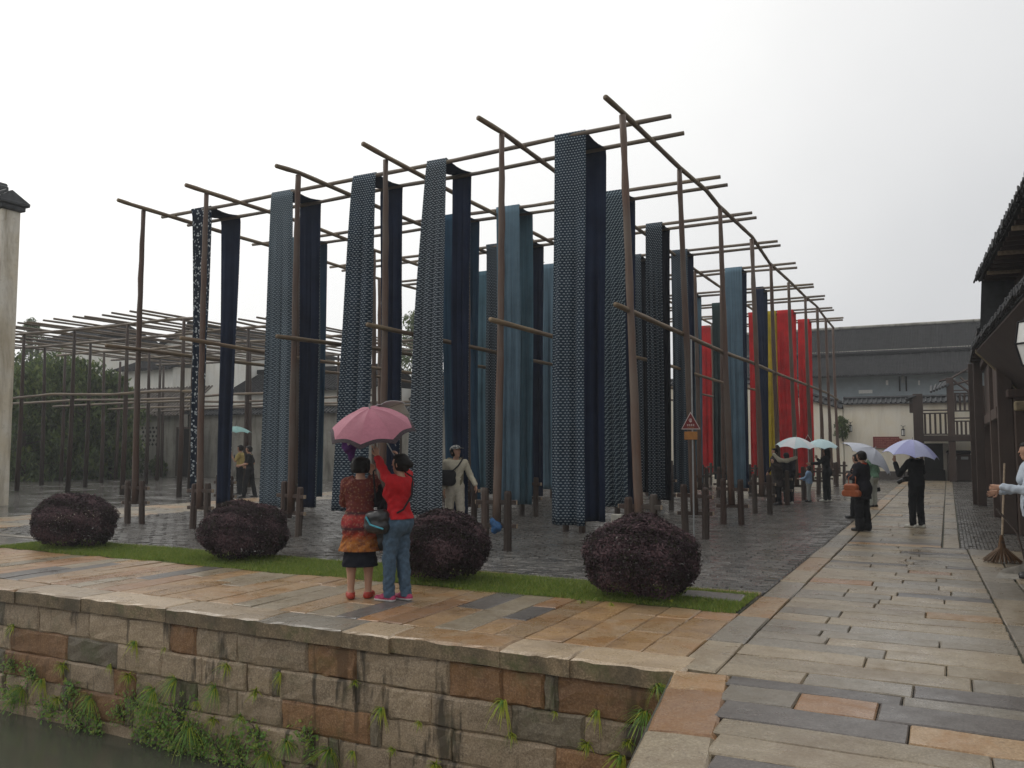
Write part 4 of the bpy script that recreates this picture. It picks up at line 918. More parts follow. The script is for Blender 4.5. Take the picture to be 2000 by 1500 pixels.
nb('upper_wall', [(1.25, 9.5, 3.95), (1.25, EY, 3.95), (1.25, EY, 5.2), (1.25, 9.5, 5.2), (4, EY, 3.95), (4, EY, 5.2)], [(0, 3, 2, 1), (1, 2, 5, 4)], 'darkwood')
b = MB()
for k in range(4): b.cbox(.95 - NO.x, 1.3 - NO.x, -2.6 - .0, 4.9, 4.06 + k * .075, 4.12 + k * .075, .012)
b.build('ridge_stack', M['tile'], nh)
for k in range(26): b = MB(); b.cbox(.70 - NO.x, 1.25 - NO.x, -4.3 + k * .36, -4.24 + k * .36, 4.86, 4.93, .008); b.build('rafter', M['pegend'] if k % 5 == 3 else M['darkwood'], nh)
nb('gable_board', [(.62, EY + .02, 3.72), (1.75, EY + .02, 4.2), (1.75, EY + .02, 5.55), (.70, EY + .02, 5.02)], [(0, 3, 2, 1)], 'tile')
nb('shop_wall', [(1.75, 9.5, 0), (1.75, EY, 0), (1.75, EY, 2.3), (1.75, 9.5, 2.3), (6, EY, 0), (6, EY, 2.3)], [(0, 3, 2, 1), (1, 2, 5, 4)], 'darkwood')
b = MB(); b.cbox(1.12 - NO.x, 1.4 - NO.x, 4.55, 4.8, 0, 2.62, .01); b.cbox(1.0 - NO.x, 1.45 - NO.x, 4.5, 4.86, 2.58, 2.74, .02); b.build('post', M['darkwood'], nh)
b = MB(); b.cbox(1.09 - NO.x, 1.38 - NO.x, 4.2, 4.45, 2.32, 2.5, .02); b.build('bracket', M['trim'], nh)
piv = Vector((.65, 19.0, 0)); th3 = R(3.0); nh.rotation_euler = (0, 0, th3); nh.location = piv + Matrix.Rotation(th3, 3, 'Z') @ (NO - piv)
# hexagonal lantern under the eave
p = aty(2013, 668, 12.6); lt = empty('hexagonal_lantern', (p[0], 12.6, p[2]), label='white hexagonal lantern with black frame hanging under the near eave', cat='lantern')
hexp = [(math.cos(a), math.sin(a)) for a in [i * math.pi / 3 + .2 for i in range(6)]]; b = MB(); RL = [(.10, -.30), (.17, -.02), (.13, .26)]
for k in range(6):
    x0, y0 = hexp[k]; x1, y1 = hexp[(k + 1) % 6]
    for (ra, za), (rb_, zb) in zip(RL[:-1], RL[1:]): b.add([(x0 * ra, y0 * ra, za), (x1 * ra, y1 * ra, za), (x1 * rb_, y1 * rb_, zb), (x0 * rb_, y0 * rb_, zb)], [(0, 1, 2, 3)])
b.build('panes', M['white'], lt); b = MB()
for k in range(6):
    x0, y0 = hexp[k]; b.tube([(x0 * ra_ * 1.02, y0 * ra_ * 1.02, z) for ra_, z in RL], .014, 5)
for ra_, z in RL: b.tube([(hexp[k % 6][0] * ra_ * 1.02, hexp[k % 6][1] * ra_ * 1.02, z) for k in range(7)], .013, 5)
b.tube([(0, 0, .26), (0, 0, .75)], .008, 5); b.tube([(0, 0, .25), (0, 0, .36)], [.13, .03], 6); b.build('frame', M['black'], lt)

# ------------------------------------------------------------------ trees behind the low frame and over the roofs
for k, (u, v, y, h, sp) in enumerate([(45, 0, 25.5, 5.4, 2.0), (105, 0, 27.5, 6.0, 2.1), (165, 0, 28.2, 5.9, 2.0), (215, 0, 29.5, 5.3, 1.7), (20, 0, 30, 6.8, 2.5), (75, 0, 31, 6.6, 2.3), (140, 0, 31.5, 6.4, 2.3)]):
    x = aty(u, 870, y)[0]
    tree('garden_tree', ['broad dark green tree beside the white wall end', 'dense dark green tree behind the first poles of the low frame', 'drooping dark green tree in the middle of the low frame', 'smaller drooping tree nearest the pierced window', 'tall dark tree at the back beside the white wall end', 'tall dark tree at the back behind the first poles', 'tall dark tree at the back near the lean-to'][k], (x, y, 0), h, sp, 100 + k, 8500, .13, .9, .04, group='garden trees behind the low frame')
for k, (u, y, h, sp) in enumerate([(190, 31, 1.2, .9), (130, 30, 1.1, .9), (255, 31.4, 2.3, .8), (60, 29, 1.0, .9), (310, 31.8, 1.0, .5)]):
    x = aty(u, 870, y)[0]; tree('shrub', 'low yellow green shrub at the foot of the garden trees', (x, y, 0), h, sp, 130 + k, 1800, .09, .5, .05, group='shrubs under the garden trees', cat='shrub')
for k, (u, vt, y, sp, con, lab) in enumerate([(62, 625, 46, 1.6, False, 'slender leafy tree top above the roofs beside the white wall'), (812, 612, 48, 2.4, True, 'tall ragged evergreen behind the zigzag cloth'), (1043, 488, 50, 1.5, True, 'thin evergreen top rising behind the light blue cloth'), (795, 800, 38, 1.6, False, 'small leafy tree behind the pink umbrella')]):
    p = aty(u, vt, y); tree('background_tree', lab, (p[0], y, 0), p[2], sp, 150 + k, 6500, .16, .3, .35 if not con else .25, conif=con)
# ------------------------------------------------------------------ people: bodies grown from blended limbs
class SDF:
    """distance field on a grid; limbs are round cones blended together; surface nets give one continuous skin"""
    def __init__(s, prims, h=.012, pad=.05, cuts=(), fold=0, seed=0):
        lo = np.min([np.minimum(np.array(p[0]) - p[2] * max(1, p[5] if len(p) > 5 else 1), np.array(p[1]) - p[3]) for p in prims], 0) - pad
        hi = np.max([np.maximum(np.array(p[0]) + p[2], np.array(p[1]) + p[3]) for p in prims], 0) + pad
        n = np.ceil((hi - lo) / h).astype(int) + 1; s.lo, s.h, s.n = lo, h, n
        ax = [lo[i] + h * np.arange(n[i]) for i in range(3)]; D = np.full(n, .3, dtype=np.float32)
        for p in prims:
            a, b, ra, rb, k = np.array(p[0], float), np.array(p[1], float), p[2], p[3], p[4]; ys = p[5] if len(p) > 5 else 1.0
            mg = max(ra, rb) + .07; l = np.minimum(a, b) - mg; u = np.maximum(a, b) + mg
            i0 = np.maximum(0, ((l - lo) / h).astype(int)); i1 = np.minimum(n, ((u - lo) / h).astype(int) + 2)
            X, Y, Z = np.meshgrid(*[ax[i][i0[i]:i1[i]].astype(np.float32) for i in range(3)], indexing='ij')
            px, py, pz = X - a[0], (Y - a[1]) / ys, Z - a[2]; ba = b - a; ba[1] /= ys; L2 = max(1e-9, float(ba @ ba))
            t = np.clip((px * ba[0] + py * ba[1] + pz * ba[2]) / L2, 0, 1)
            d = np.sqrt((px - ba[0] * t) ** 2 + (py - ba[1] * t) ** 2 + (pz - ba[2] * t) ** 2) - (ra + (rb - ra) * t)
            if ys < 1: d = d * (ys + (1 - ys) * .5)
            sl = tuple(slice(i0[i], i1[i]) for i in range(3)); o = D[sl]
            hh = np.maximum(k - np.abs(o - d), 0) / max(k, 1e-6); D[sl] = np.minimum(o, d) - hh * hh * k * .25
        X, Y, Z = np.meshgrid(*[a.astype(np.float32) for a in ax], indexing='ij')
        if fold:
            D = D + fold * (np.sin(38 * X + 9 * np.sin(7 * Z + seed) + seed) * np.sin(24 * Z + 6 * np.sin(11 * Y)) + .7 * np.sin(55 * Y + 14 * Z + seed) * np.sin(9 * Z + 2))
        for c in cuts: D = np.maximum(D, c(X, Y, Z))
        D[0] = D[-1] = .1; D[:, 0] = D[:, -1] = .1; D[:, :, 0] = D[:, :, -1] = .1; s.D = D
    def mesh(s, name, mats, matfn=None):
        D = s.D; ins = D < 0; n = D.shape
        cnt = np.zeros((n[0] - 1, n[1] - 1, n[2] - 1), np.int8)
        for i in (0, 1):
            for j in (0, 1):
                for k in (0, 1): cnt += ins[i:n[0] - 1 + i, j:n[1] - 1 + j, k:n[2] - 1 + k]
        act = (cnt > 0) & (cnt < 8); C_ = np.argwhere(act)
        if len(C_) == 0: return None
        idx = np.full(act.shape, -1, np.int32); idx[act] = np.arange(len(C_))
        acc = np.zeros((len(C_), 3)); num = np.zeros(len(C_)); cor = [(i, j, k) for i in (0, 1) for j in (0, 1) for k in (0, 1)]
        for a in cor:
            for ax in range(3):
                if a[ax]: continue
                b = list(a); b[ax] = 1
                da = D[C_[:, 0] + a[0], C_[:, 1] + a[1], C_[:, 2] + a[2]]; db = D[C_[:, 0] + b[0], C_[:, 1] + b[1], C_[:, 2] + b[2]]; m = (da < 0) != (db < 0)
                t = np.where(m, da / np.where(m, da - db, 1), 0); p = np.tile(np.array(a, float), (len(C_), 1)); p[:, ax] += t; acc[m] += p[m]; num[m] += 1
        V = s.lo + s.h * (C_ + acc / num[:, None]); F = []
        for ax in range(3):
            o1, o2 = (ax + 1) % 3, (ax + 2) % 3; sl0 = [slice(1, -1)] * 3; sl1 = [slice(1, -1)] * 3; sl0[ax] = slice(0, n[ax] - 1); sl1[ax] = slice(1, n[ax])
            A, B = ins[tuple(sl0)], ins[tuple(sl1)]
            for flip, mk in ((False, A & ~B), (True, ~A & B)):
                E_ = np.argwhere(mk)
                if not len(E_): continue
                E_[:, o1] += 1; E_[:, o2] += 1; q = []
                for d1, d2 in ((0, 0), (-1, 0), (-1, -1), (0, -1)):
                    c = E_.copy(); c[:, o1] += d1; c[:, o2] += d2; q.append(idx[c[:, 0], c[:, 1], c[:, 2]])
                q = np.stack(q, 1); F.append(q[:, ::-1] if flip else q)
        F = np.concatenate(F); me = bpy.data.meshes.new(name); me.from_pydata(V.tolist(), [], F.tolist())
        for m in (mats if isinstance(mats, list) else [mats]): me.materials.append(m)
        me.polygons.foreach_set('use_smooth', [True] * len(me.polygons))
        if matfn is not None: me.polygons.foreach_set('material_index', matfn(V[F].mean(1)).astype(np.int32))
        me.update(); return me

def fab(name, c, var=.2, rough=.85): return plain('fabric_' + name, c, rough, .2, var, 26, 0, bump=.35)
SK = NT('skin'); SK.p.inputs['Subsurface Weight'].default_value = .08; SK.p.inputs['Subsurface Radius'].default_value = (.02, .008, .004)
M['skin'] = SK.set(SK.mix(SK.noise(SK.objc(), 9, 3), (.46, .27, .18), (.38, .20, .13)), .5, .35)
M['hair'] = plain('black_hair', (.008, .0065, .006), .6, .2, .5, 40, 0, bump=.6); M['lip'] = plain('lip', (.30, .10, .08), .5, .3, .1, 20, 0); M['eye'] = plain('eye_dark', (.015, .012, .01), .25, .5, .1, 20, 0)

def hand_prims(wr, d, nrm, side, curl, s):
    """palm and five unequal fingers; d = along the hand, nrm = palm normal, fingers curl towards nrm"""
    d = Vector(d).normalized(); nrm = (Vector(nrm) - d * d.dot(Vector(nrm))).normalized(); ac = d.cross(nrm) * side; w = Vector(wr); P_ = []
    for off in (-.024, -.008, .008, .024): P_.append((w, w + d * .085 * s + ac * off * s, .020 * s, .013 * s, .01))
    for off, L, lag in ((-.028, .068, 0), (-.009, .078, .05), (.010, .073, .1), (.028, .056, .18)):
        p = w + d * .085 * s + ac * off * s; an = 0
        for i, f in enumerate((.42, .33, .25)):
            an += curl * (.55 + lag) * (1.0 if i else .8); dd = (d * math.cos(an) + nrm * math.sin(an) + ac * off * 1.5 * (1 - curl)).normalized(); q = p + dd * L * s * f
            P_.append((p, q, (.0092 - i * .0007) * s, (.0086 - i * .0009) * s, .004)); p = q
    p = w + d * .028 * s - ac * .026 * s; td = (d * .62 - ac * .62 + nrm * .3 * curl).normalized()
    q = p + td * .038 * s; P_.append((p, q, .0125 * s, .0105 * s, .008)); td2 = (d * .9 - ac * (.25 - .5 * curl) + nrm * .5 * curl).normalized(); P_.append((q, q + td2 * .034 * s, .0105 * s, .0085 * s, .004))
    return P_

def person(label, loc, rz, h, arms, legs=None, head=(0, 0), lean=0, hair='short', top=None, bottom=None, shoes=None, female=True, res=.012, group=None, sleeve=1.0, top_len=.86, top_flare=0.0, loose=.020, child=False, soles=None, fold=.004, extra_top=None):
    """local frame: +y is where the person faces, +x their right.  arms = dict(L=(elbow, wrist, dir, normal, curl), R=...)"""
    s = h / 1.65; t = empty('person', loc, rz, label=label, cat='person', group=group)
    def J(x, y, z): return Vector((x * s, y * s, z * s))
    ln = Matrix.Rotation(-lean, 3, 'X'); pel = J(0, 0, .90)
    def T(x, y, z): return pel + ln @ (J(x, y, z) - pel)
    sw = .165 if female else .185; hw = .085
    Nk, Hd = T(0, -.005, 1.375), T(0, .015, 1.53); hs = s * (1.12 if child else 1.0)
    hm = ln @ (Matrix.Rotation(head[0], 3, 'Z') @ Matrix.Rotation(-head[1], 3, 'X'))
    def Hh(x, y, z): return Hd + hm @ Vector((x * hs, y * hs, z * hs))
    legs = legs or dict(L=((-.09, 0), 0), R=((.09, 0), 0)); LG = {}
    for k, sx in (('L', -1), ('R', 1)):
        (ax_, ay), toe = legs[k][:2]; hip = J(sx * hw, 0, .88); ank = J(ax_, ay, .075); kn = legs[k][2] if len(legs[k]) > 2 else None
        kne = J(*kn) if kn else (hip + ank) / 2 + Vector((sx * .005 * s, .02 * s, .02 * s)); LG[k] = (hip, kne, ank, toe)
    sh = {'L': T(-sw, 0, 1.335), 'R': T(sw, 0, 1.335)}; AR = {}
    for k in 'LR': e_, w_, d_, n_, c_ = arms[k]; AR[k] = (sh[k], J(*e_), J(*w_), d_, n_, c_)
    # ---- skin
    wst = .105 if female else .118
    torso = [(J(0, 0, .90), T(0, 0, 1.05), .150 * s, wst * s * 1.05, .05, .72), (T(0, 0, 1.05), T(0, .01, 1.24), wst * s * 1.05, .138 * s, .05, .72), (T(-sw * .55, 0, 1.30), T(sw * .55, 0, 1.30), .082 * s, .082 * s, .06, .85)]
    if female: torso += [(T(-.065, .07, 1.20), T(-.065, .06, 1.22), .062 * s, .06 * s, .04), (T(.065, .07, 1.20), T(.065, .06, 1.22), .062 * s, .06 * s, .04), (J(-.05, -.03, .87), J(.05, -.03, .87), .125 * s, .125 * s, .05, .9)]
    limb = []
    for k in 'LR': hip, kne, ank, toe = LG[k]; limb += [(hip, kne, .088 * s, .056 * s, .03), (kne, kne.lerp(ank, .35), .055 * s, .056 * s, .02), (kne.lerp(ank, .35), ank, .056 * s, .036 * s, .02)]
    armp = []
    for k in 'LR': a, e_, w_, *_ = AR[k]; armp += [(a, e_, .052 * s, .039 * s, .03), (e_, w_, .039 * s, .027 * s, .015)]
    feet = []
    for k in 'LR': hip, kne, ank, toe = LG[k]; f = Vector((math.sin(-toe), math.cos(-toe), 0)); g_ = Vector((ank.x, ank.y, 0)); feet += [(ank, g_ + f * .05 * s + Vector((0, 0, .045 * s)), .036 * s, .040 * s, .02), (g_ - f * .04 * s + Vector((0, 0, .034 * s)), g_ + f * .15 * s + Vector((0, 0, .026 * s)), .033 * s, .025 * s, .02)]
    hd = [(Nk - Vector((0, 0, .03 * s)), Hh(0, -.01, -.07), .053 * s, .047 * s, .03), (Hh(0, -.018, .03), Hh(0, .012, .02), .080 * hs, .074 * hs, .02), (Hh(0, .015, -.01), Hh(0, .034, -.075), .066 * hs, .036 * hs, .03),
          (Hh(0, .080, .012), Hh(0, .096, -.022), .006 * hs, .010 * hs, .010), (Hh(0, .07, -.055), Hh(0, .078, -.056), .014 * hs, .012 * hs, .012), (Hh(-.078, -.008, .005), Hh(-.082, -.012, -.028), .016 * hs, .010 * hs, .008), (Hh(.078, -.008, .005), Hh(.082, -.012, -.028), .016 * hs, .010 * hs, .008)]
    hands = []
    for k, sd in (('L', -1), ('R', 1)): a, e_, w_, d_, n_, c_ = AR[k]; hands += hand_prims(w_, d_, n_, sd, c_, s)
    mouth = Hh(0, .088, -.055)
    def skm(c): return (np.linalg.norm((c - np.array(mouth)) * np.array([.55, 1, 2.0]), axis=1) < .017 * hs).astype(int)
    place('body', SDF(torso + limb + armp + feet + hd + hands, res).mesh('body', [M['skin'], M['lip']], skm), t)
    eb = MB()
    for sx in (-1, 1):
        c = Hh(sx * .031, .073, .012); eb.tube([c + hm @ Vector((-.013 * hs, -.002, 0)), c + hm @ Vector((0, .003, .002)), c + hm @ Vector((.013 * hs, -.002, 0))], [.003, .0075 * hs, .003], 6)
        c = Hh(sx * .032, .078, .036); eb.tube([c + hm @ Vector((-.018 * hs, -.006, -.003)), c, c + hm @ Vector((.018 * hs, -.006, -.001))], [.002, .004, .002], 5)
    eb.build('eyes', M['eye'], t, True)
    # ---- hair
    def cut_face(X, Y, Z):
        q = np.stack([X, Y, Z], -1) - np.array(Hd); L = q @ np.array(hm)                  # into head frame
        y, z = L[..., 1], L[..., 2]
        return np.maximum(-np.maximum(-(y - .030 * hs), (z - .055 * hs)), -(z + (.075 if hair != 'long' else .24) * hs))
    if hair != 'none':
        hp = [(Hh(0, -.022, .034), Hh(0, .012, .03), .092 * hs, .086 * hs, .02), (Hh(0, -.035, -.02), Hh(0, -.03, .0), .080 * hs, .086 * hs, .03)]
        if hair == 'bun': hp.append((Hh(0, -.115, .02), Hh(0, -.135, .015), .045 * hs, .04 * hs, .02))
        if hair == 'curly': hp += [(Hh(.07 * math.cos(a), -.03 + .07 * math.sin(a), .05 + .03 * math.sin(3 * a)), Hh(.07 * math.cos(a), -.03 + .07 * math.sin(a), -.03), .045 * hs, .045 * hs, .015) for a in [i * .7 - .6 for i in range(8)]]
        if hair == 'long': hp += [(Hh(0, -.05, 0), Hh(0, -.07, -.2), .085 * hs, .075 * hs, .03), (Hh(-.06, -.02, 0), Hh(-.07, -.03, -.17), .045 * hs, .035 * hs, .03), (Hh(.06, -.02, 0), Hh(.07, -.03, -.17), .045 * hs, .035 * hs, .03)]
        me = SDF(hp, res * .9, cuts=[cut_face], fold=.0025, seed=3).mesh('hair', M['hair'])
        if me: place('hair', me, t)
    # ---- clothes
    gp = lambda P_, d: [(p[0], p[1], p[2] + d, p[3] + d, *p[4:]) for p in P_]
    if bottom:
        kind, mat = bottom
        if kind == 'pants':
            lg = []
            for k in 'LR': hip, kne, ank, toe = LG[k]; lg += [(hip, kne, .104 * s, .076 * s, .03), (kne, ank - Vector((0, 0, .02 * s)), .076 * s, .064 * s, .02)]
            lg += gp([torso[0]], .014) + ([(J(-.05, -.03, .87), J(.05, -.03, .87), .136 * s, .136 * s, .05, .9)] if female else [])
            zt = 1.0 * s; me = SDF(lg, res, cuts=[lambda X, Y, Z: Z - zt, lambda X, Y, Z: .045 * s - Z], fold=fold, seed=2).mesh('trousers', mat); place('trousers', me, t)
        if kind == 'wide':
            lg = []
            for k in 'LR': hip, kne, ank, toe = LG[k]; lg += [(hip, kne, .100 * s, .088 * s, .03), (kne, ank - Vector((0, 0, .02 * s)), .088 * s, .092 * s, .02)]
            lg += gp([torso[0]], .012); zt = 1.0 * s; me = SDF(lg, res, cuts=[lambda X, Y, Z: Z - zt, lambda X, Y, Z: .035 * s - Z], fold=fold, seed=2).mesh('trousers', mat); place('trousers', me, t)
        if kind == 'skirt':
            sk = [(J(0, -.01, .96), J(0, -.01, .34), .12 * s, .215 * s, .03, .75)]
            me = SDF(sk, res, cuts=[lambda X, Y, Z: (.375 * s - Z)], fold=.006, seed=1).mesh('skirt', mat); place('skirt', me, t)
    if shoes:
        fp = gp(feet, .014); 
        for kk, nm in ((0, 'L'), (1, 'R')):
            me = SDF(fp[kk * 2:kk * 2 + 2], res * .8, cuts=[lambda X, Y, Z: .004 - Z, lambda X, Y, Z: Z - (.085 if soles else .075) * s]).mesh('shoe', [shoes, soles or shoes], (lambda c: (c[:, 2] < .028 * s).astype(int)) if soles else None); place('shoe', me, t)
    if top:
        tp = gp(torso, loose); sl_ = []
        for k in 'LR':
            a, e_, w_, *_ = AR[k]
            if sleeve >= .99: sl_ += [(a, e_, .068 * s, .056 * s, .03), (e_, e_.lerp(w_, .93), .056 * s, .044 * s, .015)]
            elif sleeve > .5: sl_ += [(a, e_, .068 * s, .056 * s, .03), (e_, e_.lerp(w_, .35), .056 * s, .052 * s, .015)]
            elif sleeve > 0: sl_ += [(a, a.lerp(e_, .75), .070 * s, .064 * s, .03)]
        if top_len < .86: tp.append((J(0, -.01, .95), J(0, -.01, top_len), .150 * s, (.165 + top_flare) * s, .05, .78))
        zc_ = max(top_len, .2) * s; tp += extra_top(J, T) if extra_top else []
        cuts = [lambda X, Y, Z: (zc_ - Z) - (np.abs(X) > .24 * s) * 9., lambda X, Y, Z: np.where(np.hypot(X - Nk.x, Y - Nk.y) < .085 * s, Z - (Nk.z + .012 * s), -1.)]
        me = SDF(tp + sl_, res, cuts=cuts, fold=fold, seed=5).mesh('jacket' if sleeve > .9 else 'shirt', top); place(me.name.split('.')[0], me, t)
    t['_s'] = s
    return t, dict(Hh=Hh, T=T, J=J, AR=AR, s=s, hm=hm)

def umbrella(label, tip, axis, rad, rise, mats, hold=.75, edge=None, seg=8, twist=0, group=None, under=None, sc_=.055):
    """tip = top of the canopy in the world, axis = unit vector pointing up the shaft; canopy with sagging panels between ribs"""
    ax = Vector(axis).normalized(); q = Vector((0, 0, 1)).rotation_difference(ax); t = empty('umbrella', tip - 0 * ax if isinstance(tip, Vector) else tip, label=label, cat='umbrella', group=group)
    t.rotation_mode = 'QUATERNION'; t.rotation_quaternion = q @ Euler((0, 0, twist)).to_quaternion()
    NR, NA = 12, 8; V = []; F = []; fm = []
    for i in range(NR + 1):
        f = i / NR
        for k in range(seg * NA):
            u = (k % NA) / NA; sag = math.sin(math.pi * u); a = 2 * math.pi * k / (seg * NA)
            rr = rad * f * (1 - .055 * sag * f - (1 - math.cos(math.pi / seg)) * sag * .5 * f); z = -rise * (f ** 1.9) - .0 + sc_ * sag * f ** 2.6 * .8 - .03 * sag * (f * (1 - f)) * 2
            V.append((rr * math.cos(a), rr * math.sin(a), z))
    n = seg * NA
    for i in range(NR):
        for k in range(n): F.append((i * n + k, i * n + (k + 1) % n, (i + 1) * n + (k + 1) % n, (i + 1) * n + k)); fm.append(2 if (edge and i >= NR - 1) else ((k // NA) % 2 if len(mats) > 1 else 0))
    mb = MB(); mb.add(V, [f[::-1] for f in F]); mb.m = fm; mm = list(mats) if len(mats) > 1 else [mats[0], mats[0]]
    o = mb.build('canopy', mm + [edge or mm[0]], t, False); so_ = o.modifiers.new('thick', 'SOLIDIFY'); so_.thickness = .004; so_.offset = 1
    for k in range(seg):
        a = 2 * math.pi * k / seg; b = MB(); b.tube([(rad * f * math.cos(a), rad * f * math.sin(a), -rise * f ** 1.9 - .008) for f in (.03, .25, .5, .75, 1.02)], .0035, 4); rb_ = b.build('rib', M['metal'], t)
        b = MB(); b.tube([(0, 0, -.33), (rad * .5 * math.cos(a), rad * .5 * math.sin(a), -rise * .27 - .012)], .003, 4); b.build('stretcher', M['metal'], rb_)
    b = MB(); b.tube([(0, 0, .05), (0, 0, -hold)], .007, 7); b.build('shaft', M['metal'], t); b = MB(); b.tube([(0, 0, -hold + .01), (0, 0, -hold - .12)], [.014, .016], 8); b.build('handle', M['black'], t)
    b = MB(); b.tube([(0, 0, .0), (0, 0, .055)], [.011, .006], 6); b.build('ferrule', M['metal'], t); return t
def strap(parent, pts, w=.012, mat='black', name='strap'): b = MB(); b.tube(pts, w, 6); return b.build(name, M[mat], parent, True)
DOWN = (0, 0, -1)
def rest(sx, out=.05): return ((sx * (.20 + out), -.02, 1.06), (sx * (.21 + out), .06, .84), (0, .12, -1), (-sx, 0, 0), .35)
def world_to_local(t, p): return (Matrix.Translation(t.location) @ t.rotation_euler.to_matrix().to_4x4()).inverted() @ Vector(p)
def l2w(t, p): return (Matrix.Translation(t.location) @ t.rotation_euler.to_matrix().to_4x4()) @ Vector(p)
def g(u, v): p = atz(u, v); return (p[0], p[1], 0)

# --- woman in the patterned tunic
tm = NT('tunic_print'); ob = tm.objc(); sepz = tm.n('ShaderNodeSeparateXYZ'); tm.l(ob, sepz.inputs[0])
zb = tm.math('ADD', sepz.outputs[2], tm.math('MULTIPLY', tm.noise(ob, 9, 3), .05))
band = tm.ramp(zb, [(.0, (.30, .10, .025)), (.66, (.38, .14, .03)), (.745, (.30, .035, .02)), (.80, (.035, .025, .03)), (.835, (.30, .03, .035)), (.93, (.35, .05, .04)), (.965, (.03, .025, .03)), (1.01, (.17, .028, .018)), (1.10, (.045, .03, .028)), (1.15, (.22, .035, .02)), (1.24, (.26, .045, .02)), (1.32, (.13, .03, .02))])
dots = tm.n('ShaderNodeTexVoronoi'); dots.inputs['Scale'].default_value = 34; tm.l(ob, dots.inputs['Vector'])
c = tm.mix(tm.math('MULTIPLY', tm.ramp(dots.outputs['Distance'], [(.25, 1.), (.42, 0.)]), .35), band, (.42, .28, .16)); c = tm.mix(tm.ramp(tm.noise(ob, 22, 4, .7), [(.45, 0.), (.65, .7)]), c, (.09, .02, .03))
M['tunic'] = tm.set(c, .85, .2)
M['skirt'] = fab('navy_skirt', (.010, .011, .017)); M['redshoe'] = plain('red_shoe', (.34, .035, .02), .5, .4, .2, 20, 0)
V1 = YAW + math.atan(295 / FPX)
W1, J1 = person('woman seen from behind in orange and red patterned tunic, dark skirt and red shoes', (-5.86, 7.74, 0), V1 - .05, 1.56,
    dict(L=((-.20, .16, 1.10), (-.05, .20, 1.40), (.25, .1, 1), (.3, -1, 0), .8), R=((.24, .16, 1.12), (.14, .19, 1.43), (-.15, .1, 1), (-.3, -1, 0), .75)),
    dict(L=((-.10, 0), .15), R=((.10, .02), -.25)), (-.25, .1), 0, 'curly', M['tunic'], ('skirt', M['skirt']), M['redshoe'], True, .009, top_len=.555, top_flare=.075, loose=.034, sleeve=1, fold=.009)
b = MB(); b.cbox(-.03, .07, .24, .28, 1.44, 1.50, .008); b.tube([(.02, .28, 1.47), (.02, .32, 1.47)], .022, 10)
cam_o = b.build('camera', M['black'], None, label='small black camera held up by the woman in the patterned tunic', cat='camera'); cam_o.location = W1.location; cam_o.rotation_euler = W1.rotation_euler
M['blackcoat'] = fab('black_coat', (.012, .011, .013))
cp = [((.19, .00, 1.22), (.21, .02, .86), .055, .085, .04, .8), ((.20, .02, .9), (.20, .03, .62), .085, .075, .04, .8), ((.20, .10, 1.16), (.24, .1, 1.02), .06, .05, .04)]
me = SDF(cp, .01, fold=.007, seed=9).mesh('folded_jacket', M['blackcoat']); place('folded_jacket', me, None, W1.location, W1.rotation_euler, label='black jacket hanging over the arm of the woman in the patterned tunic', cat='jacket')
t = empty('shoulder_bag', W1.location, W1.rotation_euler.z, label='black leather bag hanging at the hip of the woman in the patterned tunic', cat='bag')
M['blackleather'] = plain('black_leather', (.012, .012, .013), .3, .5, .4, 25, 0, bump=.6)
me = SDF([((.22, -.02, .72), (.34, -.02, .70), .09, .085, .03, .6), ((.22, -.02, .60), (.34, -.02, .60), .09, .085, .03, .6)], .01, fold=.005).mesh('bag', M['blackleather']); place('bag', me, t)
strap(t, [(.22, -.05, .75), (.17, -.10, 1.05), (.14, -.07, 1.40), (.15, .04, 1.41)], .011)
b = MB(); b.tube([(.155, -.115, 1.0), (.185, -.118, 1.0), (.185, -.118, .985), (.155, -.115, .985), (.155, -.115, 1.0)], .005, 5); b.build('buckle', M['white'], t)

# --- person in the red cardigan
M['redknit'] = fab('red_knit', (.40, .012, .016), .15); M['jeans'] = fab('blue_jeans', (.065, .105, .15), .35); M['khaki'] = fab('khaki', (.13, .095, .075)); M['sneaker'] = plain('pink_sneaker', (.36, .04, .10), .55, .3, .35, 25, 0); M['sole'] = plain('white_sole', (.62, .60, .58), .6, .3, .1, 20, 0)
R2 = V1 + .95
P2 = Vector((-5.40, 7.80, 0))
def loc_of(p, base, rz, h): q = Matrix.Rotation(-rz, 3, 'Z') @ (Vector(p) - base); return tuple(q * (1.65 / h))
wL = loc_of(aty(737, 893, 7.70), P2, R2, 1.60); wR = loc_of(aty(777, 902, 7.98), P2, R2, 1.60)
eL = tuple(Vector((-.165, 0, 1.335)).lerp(Vector(wL), .5) + Vector((0, -.03, -.07))); eR = tuple(Vector((.165, 0, 1.335)).lerp(Vector(wR), .5) + Vector((.12, 0, -.03)))
W2, J2 = person('person in red cardigan and blue jeans holding up two umbrellas', P2, R2, 1.60,
    dict(L=(eL, wL, (-.05, .12, 1), (.3, 1, 0), .9), R=(eR, wR, (0, .1, 1), (-.4, 1, 0), .9)),
    dict(L=((-.075, .06), .0), R=((.075, -.07), -.1)), (.05, -.05), -.06, 'bun', M['redknit'], ('pants', M['jeans']), M['sneaker'], True, .009, top_len=.92, loose=.030, soles=M['sole'], fold=.0065)
me = SDF([((0, -.01, .98), (0, -.015, .86), .128, .148, .04, .78)], .01, cuts=[lambda X, Y, Z: .83 - Z, lambda X, Y, Z: Z - .97], fold=.005, seed=4).mesh('undershirt', M['khaki']); place('undershirt', me, W2)
t = empty('shoulder_bag', W2.location, W2.rotation_euler.z, label='glossy black bag slung across the person in the red cardigan', cat='bag')
me = SDF([((-.20, .07, .92), (-.20, .20, .90), .085, .08, .03, 1), ((-.20, .06, .82), (-.20, .21, .82), .085, .08, .03, 1)], .01, fold=.004).mesh('bag', M['blackleather']); place('bag', me, t)
